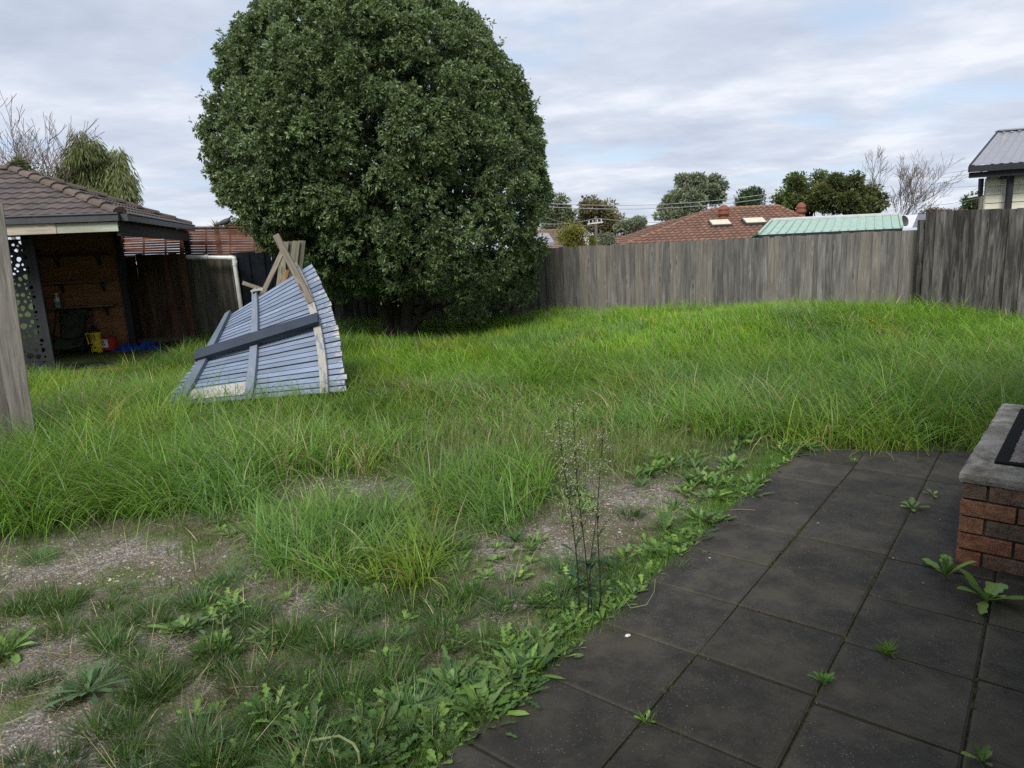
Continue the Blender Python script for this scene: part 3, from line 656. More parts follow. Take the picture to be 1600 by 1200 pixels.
# ------------------------------------------------------------------ neighbour's open shelter
def shelter():
    C1 = at(187, 334, 10.0)                                      # front right eave corner
    C2 = at(296, 353, 14.15); C2.z = C1.z
    sv = Vector((C2.x-C1.x, C2.y-C1.y, 0)); W = sv.length; sv.normalize(); fv = Vector((-sv.y, sv.x, 0))   # fv points left
    if fv.x > 0: fv = -fv
    z = C1.z; C0 = C1+fv*W*1.25; C3 = C2+fv*W*1.25; cen = (C0+C1+C2+C3)/4
    ap = at(24, 268, 11.9); half = W/2; r1 = C1+sv*half+fv*half; r1.z = ap.z; r0 = C0+sv*half-fv*half; r0.z = ap.z
    root = thing('garden_shelter', (cen.x, cen.y, 0), 'open-sided shelter with a grey-brown tiled hip roof and timber shelves at the left', 'shelter')
    hip_roof([C0, C1, C2, C3], (r0, r1), root, M_TILE_G, M_TILE_CAP, .165, .25, lift=.022, amp=.017, seg=6)
    # gutters and fascia
    def gutter(a, e, nm):
        b = MB(); d = (e-a).normalized(); n = Vector((d.y, -d.x, 0)); n = n if n.dot(a-cen) > 0 else -n
        b.beam(a+n*.05-Vector((0, 0, .05)), e+n*.05-Vector((0, 0, .05)), .09, .10, (0, 0, 1)); b.tube([a+n*.1, e+n*.1], .014, 8); b.build(nm, M_GUTTER, root)
    fo = -sv*.06
    gutter(C0, C1, 'gutter'); gutter(C1, C2, 'gutter')
    b = MB(); dz = Vector((0, 0, -.175)); mid = C1.lerp(C0, .155)
    b.beam(C1+dz-sv*.02+fv*.04, mid+dz-sv*.02+fv*.0, .13, .04, -sv); b.build('fascia_board', M_PAINTW, root)
    b = MB(); b.beam(mid+dz-sv*.03+Vector((0, 0, .008)), C0+dz-sv*.03, .15, .045, -sv); b.build('front_beam', M_BEAM, root)
    b = MB(); dz = Vector((0, 0, -.2)); b.beam(C1+dz+fv*.05, C2+dz+fv*.05, .2, .045, fv); b.build('side_beam', M_DARK, root)
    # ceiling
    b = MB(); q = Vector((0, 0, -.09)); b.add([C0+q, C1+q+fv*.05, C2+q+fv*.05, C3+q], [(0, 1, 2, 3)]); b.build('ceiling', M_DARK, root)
    # posts
    def post(p, s_=.09, nm='post', zt=None): r = MB(); r.beam((p.x, p.y, -.05), (p.x, p.y, zt or z-.1), s_, s_, sv); r.build(nm, M_DARK, root)
    pc = C2+fv*.08-sv*.05; post(pc, .1)
    wl = at(208, 528, 13.2); wl.z = 0
    post(wl, .12)
    # plywood back wall with shelves, runs left from the post
    wr = wl+fv*.06; dirw = (fv*1.0+sv*-.0).normalized(); wL = 3.4; wn = Vector((dirw.y, -dirw.x, 0)); wn = wn if wn.y < 0 else -wn
    b = MB()
    for i in range(2):
        for j in range(4):
            a = wr+dirw*(.67*i+.001); e = wr+dirw*(.67*(i+1)-.001)
            b.beam((a.x, a.y, .40+j*.56), (e.x, e.y, .40+j*.56), .559, .016, wn, random.uniform(.3, .7))
    b.build('plywood_wall', M_PLY, root)
    for hgt in (.92, 1.38, 1.86):
        a = wr+wn*.14+dirw*.12; e = wr+wn*.14+dirw*1.33; r = MB(); r.beam((a.x, a.y, hgt), (e.x, e.y, hgt), .25, .022, (0, 0, 1)); sh = r.build('shelf', M_PLANK if hgt < 1.8 else M_DARK, root)
        for k in (.30, 1.0):
            c = wr+dirw*k+wn*.025; r = MB(); r.beam((c.x, c.y, hgt-.02), (c.x, c.y, hgt-.2), .03, .012, wn)
            c2 = c+wn*.19; r.beam((c.x, c.y, hgt-.19), (c2.x, c2.y, hgt-.02), .025, .01, (0, 0, 1)); r.build('bracket', M_DARK, sh)
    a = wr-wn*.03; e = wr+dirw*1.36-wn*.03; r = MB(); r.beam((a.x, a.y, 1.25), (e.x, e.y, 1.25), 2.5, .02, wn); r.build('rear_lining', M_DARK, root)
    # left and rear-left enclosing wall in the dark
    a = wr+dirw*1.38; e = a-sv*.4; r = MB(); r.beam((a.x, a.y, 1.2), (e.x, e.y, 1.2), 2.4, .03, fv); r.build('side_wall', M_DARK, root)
    # floor slab with timber edge
    f0 = at(52, 585, 10.35); f0.z = 0
    e0 = C1+sv*.35+fv*.1; e1 = C0+sv*.35
    b = MB(); b.add([(e0.x, e0.y, .06), (e1.x, e1.y, .06), (C3.x, C3.y, .06), (C2.x, C2.y, .06), (e0.x, e0.y, -.1), (e1.x, e1.y, -.1), (C3.x, C3.y, -.1), (C2.x, C2.y, -.1)], [(0, 1, 2, 3), (0, 4, 5, 1), (0, 3, 7, 4)]); b.build('floor', M_DARK, root)
    ed = MB(); ed.beam((e0.x-sv.x*.03, e0.y-sv.y*.03, .04), (e1.x-sv.x*.03, e1.y-sv.y*.03, .04), .17, .045, -sv); ed.build('timber_edge', M_TIMBER, root)
    # perforated screen: a plate with irregular pebble-shaped openings
    s0 = at(44, 470, 10.35); x0 = s0.x-.02; W_, H_ = .40, z-.28-.05
    cu = bpy.data.curves.new('screen', 'CURVE'); cu.dimensions = '2D'; cu.fill_mode = 'BOTH'; cu.extrude = .004
    def poly(pts):
        sp_ = cu.splines.new('POLY'); sp_.points.add(len(pts)-1); sp_.use_cyclic_u = True
        for k, (x, y) in enumerate(pts): sp_.points[k].co = (x, y, 0, 1)
    poly([(0, 0), (W_, 0), (W_, H_), (0, H_)]); R = random.Random(14); placed = []
    for tries in range(2600):
        rr = R.uniform(.016, .062); x, y = R.uniform(.03, W_-.09), R.uniform(.03, H_-.04)
        if x-rr < .02 or x+rr > W_-.06 or y-rr*1.4 < .02: continue
        if any((x-a)**2+((y-b_)/1.15)**2 < (rr+c+.008)**2 for a, b_, c in placed): continue
        placed.append((x, y, rr)); k_ = R.uniform(.9, 1.6); ro = R.uniform(0, 3.1); n_ = 9
        poly([(x+rr*.85*cos(t+ro)*(1+.18*sin(2*t+ro*3)), y+rr*k_*.75*sin(t+ro)*(1+.15*cos(3*t))) for t in [2*pi*i/n_ for i in range(n_)]][::-1])
    tmp = bpy.data.objects.new('tmp', cu); COL.objects.link(tmp); dg = bpy.context.evaluated_depsgraph_get(); me = bpy.data.meshes.new_from_object(tmp.evaluated_get(dg)); bpy.data.objects.remove(tmp)
    me.name = 'perforated_screen'; me.materials.clear(); me.materials.append(M_DARK); so_ = bpy.data.objects.new('perforated_screen', me); COL.objects.link(so_)
    dv = Vector((.95, .31, 0)); so_.matrix_world = Matrix(((dv.x, 0, dv.y, x0-.2), (dv.y, 0, -dv.x, 10.3), (0, 1, 0, .06), (0, 0, 0, 1)))
    so_.parent = root; so_.matrix_parent_inverse = root.matrix_world.inverted()
    r = MB(); q = Vector((x0-.2, 10.3, 0))+dv*W_; r.beam((q.x, q.y, .0), (q.x, q.y, H_+.1), .05, .05, sv); r.build('screen_post', M_DARK, root)
    return dict(sv=sv, fv=fv, wn=wn, wr=wr, dirw=dirw, C2=C2, z=z, r1=r1, C1=C1)
SH = shelter()

# pale wall added behind the shelter so the screen openings look bright
def side_wall():
    b = MB(); b.beam((-8.8, 8.2, 1.6), (-14.5, 17, 1.6), 3.3, .1, (-.8, -.5, 0)); tag(b.build('added_pale_wall', M_TILE_T), 'added pale wall behind the black perforated screen, brightening its openings', 'wall')
side_wall()

# things stored in the shelter, each standing on the floor (z = .06)
def stored():
    wn = SH['wn']
    # cleaning spray bottle on the shelf
    c = at(91, 478, 12.6); c.z = .932
    # put it over the lowest shelf: find the shelf line at this bearing
    wr, dw = SH['wr'], SH['dirw']; bear = (91-800)/FPX
    def on_wall(px, off, yy=500):
        r_ = ray(px, yy); o = wr+wn*off; den = r_.x*dw.y-r_.y*dw.x; t = (o.x*dw.y-o.y*dw.x)/den; return Vector((r_.x*t, r_.y*t, 0))
    c = on_wall(91, .14, 478); z0 = .932
    b = MB(); b.lathe((c.x, c.y, z0), [(.045, 0), (.05, .01), (.05, .10), (.046, .15), (.03, .19), (.016, .21), (.016, .235)], 16); bt = b.build('spray_bottle', M_WHITE, smooth=True)
    tag(bt, 'small white bottle with a pale blue label standing on the lower shelf', 'bottle')
    b = MB(); b.lathe((c.x, c.y, z0+.02), [(.0505, 0), (.0515, .01), (.0515, .085), (.0505, .09)], 16); b.build('bottle_label', M_TEAL, bt)
    b = MB(); b.box((c.x, c.y, z0+.25), (.05, .03, .035)); b.box((c.x+.035, c.y-.01, z0+.255), (.04, .015, .015)); b.build('nozzle', M_WHITE, bt, bevel=.004)
    # folded camp chair in olive canvas
    c = on_wall(112, .42, 545); root = thing('camp_chair', (c.x, c.y, .06), 'folded olive green canvas camp chair leaning against the plywood wall', 'camp chair')
    u = dw*-1; nx, ny = 10, 12; vs = []; fs = []; R = random.Random(8)
    for i in range(nx+1):
        for j in range(ny+1):
            s_, t_ = i/nx, j/ny; wd = .50-.08*(1-t_)
            p = c+u*((s_-.5)*wd+.04*t_)-wn*(.30*t_)+wn*(.05*sin(s_*pi)+.02*sin(t_*9+s_*4)); vs.append((p.x, p.y, .14+.72*t_+.05*s_*t_-.05*(t_ > .9)*abs(s_-.5)))
    for i in range(nx):
        for j in range(ny): a = i*(ny+1)+j; fs.append((a, a+ny+1, a+ny+2, a+1))
    b = MB(); b.add(vs, fs); o = b.build('canvas_back', M_OLIVE, root, smooth=True); s = o.modifiers.new('s', 'SOLIDIFY'); s.thickness = .02
    vs = []
    for i in range(nx+1):
        for j in range(5):
            s_, t_ = i/nx, j/4; p = c+u*((s_-.5)*.50+.03)+wn*(.02+.24*t_); vs.append((p.x, p.y, .40-.16*t_-.05*sin(pi*s_)))
    fs = [(i*5+j, (i+1)*5+j, (i+1)*5+j+1, i*5+j+1) for i in range(nx) for j in range(4)]
    b = MB(); b.add(vs, fs); o = b.build('canvas_seat', M_OLIVE, root, smooth=True); s = o.modifiers.new('s', 'SOLIDIFY'); s.thickness = .02
    b = MB()
    for s_ in (-1, 1):
        p0 = c+u*.24*s_+wn*.28; p1 = c+u*.26*s_-wn*.3; b.tube([(p0.x, p0.y, .07), (p1.x, p1.y, .88)], .011, 8)
        p2 = c-u*.24*s_+wn*.26; p3 = c+u*.24*s_+wn*.0; b.tube([(p2.x, p2.y, .07), (p3.x, p3.y, .42)], .011, 8)
        p4 = c+u*.26*s_-wn*.05; p5 = c+u*.25*s_+wn*.26; b.tube([(p4.x, p4.y, .5), (p5.x, p5.y, .38)], .014, 8)
    b.build('folding_frame', M_BLACKP, root)
    # yellow pump sprayer
    c = on_wall(152, .45, 545); root = thing('pump_sprayer', (c.x, c.y, .06), 'yellow pump garden sprayer with tall black T-handle on the shelter floor', 'sprayer')
    b = MB(); b.lathe((c.x, c.y, .06), [(.095, 0), (.105, .015), (.108, .15), (.098, .24), (.10, .33), (.108, .36), (.10, .385), (.06, .40)], 24, 1.0, .8); b.build('tank', M_YELLOW, root, smooth=True)
    b = MB(); b.lathe((c.x, c.y, .455), [(.1, 0), (.09, .03), (.055, .06), (.045, .10), (.03, .12)], 20); b.build('pump_collar', M_BLACKP, root, smooth=True)
    b = MB(); lean = -.03; b.tube([(c.x, c.y, .56), (c.x+lean, c.y, .76)], .02, 10)
    b.tube([(c.x+lean-.035, c.y, .76), (c.x+lean-.065, c.y, .79), (c.x+lean-.065, c.y, .85), (c.x+lean-.05, c.y, .865), (c.x+lean+.05, c.y, .865), (c.x+lean+.065, c.y, .85), (c.x+lean+.065, c.y, .79), (c.x+lean+.035, c.y, .76), (c.x+lean-.035, c.y, .76)], .013, 8); b.build('pump_handle', M_BLACKP, root)
    b = MB(); q = c-Vector((0, .0, 0)); b.tube([(c.x-.09, c.y-.02, .44), (c.x-.14, c.y-.05, .43), (c.x-.13, c.y-.05, .36), (c.x-.10, c.y-.07, .24)], .012, 8); b.build('hose', M_YELLOW, root)
    for (dx, dz, r_) in ((-.035, .17, .022), (.02, .12, .015)): b = MB(); b.tube([(c.x+dx, c.y-.07, dz+.06), (c.x+dx, c.y-.096, dz+.06)], r_, 12); b.build('knob', M_BLACKP, root)
    b = MB(); b.box((c.x+.01, c.y-.092, .083), (.09, .01, .03)); b.build('foot_bracket', M_BLACKP, root)
    b = MB()
    for dx in (-.03, .035): b.box((c.x+dx, c.y-.0905, .37), (.02, .006, .12), Matrix.Rotation(-.06, 3, 'Y'))
    b.build('side_marking', mat('dark_yellow_print', (.25, .17, .02), .5), root)
    # red tin with white label
    c = on_wall(173, .42, 545); root = thing('paint_tin', (c.x, c.y, .06), 'red tin with scribbled white label between the yellow sprayer and blue tarpaulin', 'tin')
    b = MB(); b.lathe((c.x, c.y, .10), [(.115, 0), (.125, .012), (.125, .22), (.13, .228), (.13, .24), (.118, .245)], 26); b.build('tin_body', M_RED, root, smooth=False)
    b = MB(); A = []; Fv = []; n_ = 12
    for i in range(n_+1):
        t = radians(-150+75*i/n_); A += [(c.x+.1265*cos(t), c.y+.1265*sin(t), .16), (c.x+.1265*cos(t), c.y+.1265*sin(t), .315)]
    for i in range(n_): Fv.append((2*i, 2*i+2, 2*i+3, 2*i+1))
    b.add(A, Fv); b.build('tin_label', M_WHITE, root)
    b = MB()
    for k in range(3):
        pts = []
        for i in range(9): t = radians(-140+38*i/8+k*3); pts.append((c.x+.128*cos(t), c.y+.128*sin(t), .285-.035*k+.008*sin(i*2.2+k))); 
        b.tube(pts, .005, 5)
    b.build('label_writing', M_BLACKP, root)
    # blue tarpaulin heap
    c = on_wall(214, .55, 540); R = random.Random(6); nx, ny = 46, 22; vs = []; fs = []; ph = [R.uniform(0, 6) for _ in range(12)]
    for i in range(nx+1):
        for j in range(ny+1):
            s_, t_ = i/nx*2-1, j/ny*2-1; rr = max(0, 1-(abs(s_)**2.5+abs(t_)**2.5)); e = sqrt(rr)
            x = c.x+s_*.52; y = c.y+t_*.24+.05*sin(s_*5)
            z = .065+e*(.10+.04*sin(s_*9+ph[0])+.03*sin(t_*8+s_*13+ph[1])+.02*sin(s_*31+t_*7+ph[2])+.012*sin(s_*50-t_*23+ph[3])); vs.append((x, y, z))
    for i in range(nx):
        for j in range(ny): a = i*(ny+1)+j; fs.append((a, a+ny+1, a+ny+2, a+1))
    b = MB(); b.add(vs, fs); tag(b.build('tarpaulin', M_BLUETARP), 'crumpled bright blue tarpaulin on the ground beside the shelter post', 'tarpaulin')
stored()

# ------------------------------------------------------------------ the fallen slatted wall panel
def slat_panel():
    BL = at(252, 636, 7.0); BR = at(541, 612, 7.45); TR = at(487, 413, 8.3); TL = at(353, 497, 8.75)
    BLc = at(262, 640, 7.0); nu = 22; ns = 26
    nrm0 = ((BR-BL).cross(TL-BL)+(TR-TL).cross(TR-BR)).normalized(); nrm0 = nrm0 if nrm0.y < 0 else -nrm0
    upv = Vector((0, 0, 1))
    def S(u, v, off=0.0):
        p = BL*(1-u)*(1-v)+BR*u*(1-v)+TR*u*v+TL*(1-u)*v
        bx = 4*v*(1-v)                                          # right edge bows outward, top edge bows upward
        p = p+Vector((.10, 0, .06))*bx*u*.9+upv*(.012*4*u*(1-u)*v)
        if u < .6: p = p+Vector((.03, 0, .0))*bx*(1-u)
        p = p+Vector((0, 0, .045))*(max(0, u)**2.2-u)*v*1.1
        return p+nrm0*off
    cen = (BL+BR)/2; root = thing('slatted_panel', (cen.x, cen.y, 0), 'big twisted panel of blue-grey flaking slats with crossing battens, fallen in the long grass', 'panel')
    b = MB(); R = random.Random(10)
    for i in range(ns):
        v0 = i/ns+.003; v1 = (i+.93)/ns; o = R.uniform(0, 40); vs = []; bc = []; pe = []; fs = []; e0, e1 = R.uniform(-.006, .01), 1+R.uniform(-.008, .01)
        jag = R.uniform(-.002, .002)
        for k in range(nu+1):
            u = e0+(e1-e0)*k/nu
            for (v, off) in ((v0+jag, .012), (v1+jag, .008), (v1+jag, -.006), (v0+jag, -.002)):
                vs.append(S(u, v, off)); bc.append((v*1.7+o, u*1.8, o)); pe.append(max(0, (u-.86)*6)*.9)
        for k in range(nu):
            a = k*4
            for q in range(4): fs.append((a+q, a+(q+1) % 4, a+4+(q+1) % 4, a+4+q))
        fs += [(0, 1, 2, 3), (nu*4+3, nu*4+2, nu*4+1, nu*4)]
        if i == 3:     # one slat has lost its paint on the left half
            pass
        b.add(vs, fs, R.random(), bc, pe)
    b.build('slats', M_SLAT, root)
    b = MB(); vs = []; fs = []                                   # dark backing seen between slats
    for k in range(nu+1):
        for v in np.linspace(0, 1, 9): vs.append(S(k/nu, float(v), -.012))
    for k in range(nu):
        for q in range(8): a = k*9+q; fs.append((a, a+9, a+10, a+1))
    b.add(vs, fs); o = b.build('backing_sheet', M_NAVY, root); 
    def batten(u0, u1, va, vb, wd, m_, nm, off=.038, th=.045, peel=.25):
        b = MB(); n = 14; vs = []; bc = []; fs = []
        for i in range(n+1):
            v = va+(vb-va)*i/n; u = u0+(u1-u0)*i/n; c = S(u, v, off); e = (S(u+.02, v, off)-S(u-.02, v, off)).normalized()
            for s_, q in ((-1, -1), (1, -1), (1, 1), (-1, 1)): vs.append(c+e*s_*wd/2+nrm0*q*th/2); bc.append((s_*wd/2+q*th, i/n*1.7, nm.__hash__() % 7))
        for i in range(n):
            a = i*4
            for k in range(4): fs.append((a+k, a+(k+1) % 4, a+4+(k+1) % 4, a+4+k))
        fs += [(3, 2, 1, 0), (n*4, n*4+1, n*4+2, n*4+3)]; b.add(vs, fs, .5, bc, peel); return b.build('batten', m_, root)
    batten(.10, .04, -.02, 1.02, .095, M_GREY_B, 'a', peel=.12)
    batten(.47, .36, -.02, 1.10, .085, M_BATTEN, 'b', peel=.0)
    batten(.885, .86, -.02, 1.06, .085, M_BATTEN, 'c', peel=.5)
    # bare faces on the side of the left batten
    # cross beam laid over the battens
    a = S(.02, .46, .09); c = S(.90, .505, .095)
    b = MB(); b.beam(a, c, .15, .05, nrm0, .5, 0, n=8); b.build('cross_beam', M_CROSS, root)
    # pale unpainted board behind the lowest slats
    b = MB(); vs = []; fs = []; bc = []
    for k in range(9):
        u = .07+.40*k/8
        vs += [S(u, .035, .022), S(u, .125+.02*(k/8), .022), S(u, .125+.02*(k/8), .012), S(u, .035, .012)]; bc += [(0, u*2, 3), (.1, u*2, 3), (.1, u*2, 3), (0, u*2, 3)]
    for k in range(8):
        a = k*4
        for q in range(4): fs.append((a+q, a+(q+1) % 4, a+4+(q+1) % 4, a+4+q))
    fs += [(3, 2, 1, 0), (32, 33, 34, 35)]
    b.add(vs, fs, .5, bc); b.build('bare_board', panelmat('bare_white_board', (.42, .41, .39), (.3, .22, .17), .42), root)
    # loose planks around it
    def plank(p0, p1, wd, th, label, m_=M_PLANK, n=(0, -1, .2)):
        b = MB(); b.beam(p0, p1, wd, th, n, .5, n=5, bend=random.uniform(-.01, .01)); tag(b.build('loose_plank', m_), label, 'plank')
    plank(at(431, 367, 8.15), at(486, 473, 8.0), .075, .035, 'long grey splintered plank jutting above the top right of the fallen slatted panel')
    plank(at(380, 442, 8.9), at(417, 455, 8.75), .05, .03, 'short grey plank end poking out left of the middle batten of the fallen panel')
    plank(at(441, 394, 9.3), at(402, 476, 8.9), .06, .03, 'thin grey plank leaning diagonally behind the fallen slatted panel')
    plank(at(393, 455, 8.6), at(412, 452, 8.62), .09, .025, 'splintered white-painted offcut on top of the middle batten of the fallen panel', M_PAINTW, (0, 0, 1))
    # palings leaning behind
    root2 = thing('leaning_palings', at(455, 500, 9.4), 'stack of old greenish grey palings leaning upright behind the fallen slatted panel', 'palings')
    b = MB(); R = random.Random(15)
    mo = wood('mossy_paling', (.20, .19, .14), (.09, .085, .06), (.04, .04, .03), .4, .3)
    for k in range(4):
        f = k/3; p1 = at(446+26*f, 378-2*f, 9.6+.05*(k % 2)); p0 = at(428+28*f, 520, 9.2+.05*(k % 2)); b.beam(p0, p1, .10, .016, (0, -1, .3), R.random())
    b.build('palings', mo, root2)
    b = MB(); b.beam(at(449, 422, 9.45), at(441, 450, 9.4), .06, .02, (0, -1, .2)); b.build('split_paling', M_TIMBER, root2)
slat_panel()

# ------------------------------------------------------------------ grass and weeds (numpy)
def blades(P, h, wd, az, lean, curl, col, segs=3, twist=None, fold=False):
    """tapered curved strips; P (n,3) base, h length, wd width, az heading, lean at base, curl = extra bend towards the tip"""
    n = len(P); t = np.linspace(0, 1, segs+1); V = np.zeros((n, 2*segs+1, 3), np.float32)
    pos = P.copy(); dh = np.stack([np.cos(az), np.sin(az)], -1); tw = az+pi/2+(twist if twist is not None else rng.uniform(-.9, .9, n))
    sdv = np.stack([np.cos(tw), np.sin(tw), np.zeros(n)], -1)
    for i in range(segs+1):
        ww = wd*(1-t[i]**1.6)*(.55+.45*min(1, t[i]*4))/2
        if i < segs: V[:, 2*i] = pos-sdv*ww[:, None]; V[:, 2*i+1] = pos+sdv*ww[:, None]
        else: V[:, 2*segs] = pos
        th = lean+curl*(t[i]+.5/segs); ds = h/segs
        pos = pos+np.concatenate([dh*(np.sin(th)*ds)[:, None], (np.cos(th)*ds)[:, None]], -1)
    base = (np.arange(n)*(2*segs+1))[:, None]; F = []
    pat = []
    for i in range(segs-1): pat += [2*i, 2*i+1, 2*i+3, 2*i+2]
    pat += [2*segs-2, 2*segs-1, 2*segs]
    F = (base+np.array(pat)[None, :]).ravel(); sz = np.tile([4]*(segs-1)+[3], n)
    C = np.repeat(col[:, None, :], 2*segs+1, 1)
    return V.reshape(-1, 3), F, sz, C.reshape(-1, 3)
def merge(parts):
    V = []; F = []; S_ = []; C = []; o = 0
    for v, f, s_, c in parts: V.append(v); F.append(f+o); S_.append(s_); C.append(c); o += len(v)
    return np.concatenate(V), np.concatenate(F), np.concatenate(S_), np.concatenate(C)
def pick(n, cols, jit=.18):
    cols = np.array(cols); c = cols[rng.integers(0, len(cols), n)]; f = rng.uniform(0, 1, (n, 1)); c2 = cols[rng.integers(0, len(cols), n)]
    return np.clip((c*(1-f)+c2*f)*np.exp(rng.normal(0, jit, (n, 1))), .004, .9)
M_GRASS = leafmat('grass_blade', .38, .45); M_WEED = leafmat('weed_leaf', .6, .3, spec=.2); M_DRY = leafmat('dry_stalk', .7, .2)
def blob(px, py, cx, cy, rx, ry): return np.exp(-(((px-cx)/rx)**2+((py-cy)/ry)**2))
def fields(x, y):
    """density and height of the long grass, short turf and bareness at ground points, from where things lie in the yard"""
    px, py = proj(x, y, np.zeros_like(x)); nz = vnoise(x, y, 1.7, 5); nz2 = vnoise(x, y, 5.0, 6)
    edge = np.interp(px, [0, 150, 250, 330, 420, 520, 700, 760, 900, 1000, 1120, 1220, 1600, 1900], [835, 818, 812, 812, 775, 728, 720, 700, 695, 690, 690, 700, 716, 720])
    edge = edge+(nz-.5)*40+(nz2-.5)*22
    L = sstep(0, 26, edge-py)                                   # 1 inside the long grass
    L = np.maximum(L, (blob(px, py, 560, 862, 175, 62) > .45+(nz2-.5)*.3)*1.0)
    L = np.maximum(L, (blob(px, py, 765, 775, 100, 58) > .45+(nz2-.5)*.3)*.9)
    L = np.maximum(L, (blob(px, py, 330, 790, 90, 22) > .6+(nz2-.5)*.3)*.6)
    dip = np.clip(blob(px, py, 780, 690, 200, 46)*1.3+blob(px, py, 1010, 700, 90, 30), 0, 1)   # thin, wispy, seeded patch
    mead = blob(px, py, 960, 540, 330, 42)                      # fine, bright meadow in the middle
    bare = np.clip(blob(px, py, 130, 875, 210, 36)*1.25+blob(px, py, 510, 752, 105, 18)*1.5+blob(px, py, 980, 770, 90, 26)*1.3+blob(px, py, 930, 830, 130, 40)*.9+blob(px, py, 30, 1150, 110, 45)*1.2+blob(px, py, 180, 1000, 130, 30)*.3, 0, 1.3)
    return px, py, L, dip, mead, bare, nz, nz2
GREEN = [(.15, .285, .035), (.19, .33, .042), (.11, .22, .03), (.21, .34, .055), (.15, .27, .07)]
GBRIGHT = [(.20, .37, .032), (.24, .40, .038), (.17, .32, .032)]
GDEEP = [(.075, .155, .035), (.10, .185, .04), (.08, .16, .045), (.125, .22, .048)]
GBLUE = [(.13, .25, .09), (.17, .30, .12), (.11, .21, .07)]
STRAW = [(.42, .36, .22), (.52, .46, .30), (.33, .27, .16), (.44, .41, .22)]

def scatter(n, x0, x1, y0, y1, ypow=1.0):
    """points inside the wedge the yard spans"""
    y = y0+(y1-y0)*rng.uniform(0, 1, n)**ypow
    x = rng.uniform(-1, 1, n)*(.92*y+1.5); return x, y
def inside(x, y, panel=True):
    ok = (x > -13)&~in_patio(x, y)
    px, py = proj(x, y, np.zeros_like(x))
    # yard limits: fences and shelter floor
    d = FC-FE; d = Vector((FC.x-FE.x, FC.y-FE.y, 0)); s1 = (x-FE.x)*d.y-(y-FE.y)*d.x > .12*d.length
    d2 = Vector((FR2.x-FR0.x, FR2.y-FR0.y, 0)); s2 = (x-FR0.x)*d2.y-(y-FR0.y)*d2.x > .1*d2.length
    ok &= np.where(x < FC.x, s1, s2)
    d3 = Vector((B3.x-B0.x, B3.y-B0.y, 0)); ok &= (x-B0.x)*d3.y-(y-B0.y)*d3.x > .1
    c1, sv, fv = SH['C1'], SH['sv'], SH['fv']; a = (x-c1.x)*sv.x+(y-c1.y)*sv.y; b = (x-c1.x)*fv.x+(y-c1.y)*fv.y
    ok &= ~((a > .28)&(b > -.05)&(b < 8))
    u = (x-SO.x)*SD.x+(y-SO.y)*SD.y; v = (x-SO.x)*SN.x+(y-SO.y)*SN.y; ok &= ~((u > -.05)&(u < 1.7)&(v > -.04)&(v < 6))
    return ok
TREE_XY = (at(632, 500, 12.9).x, 12.9)
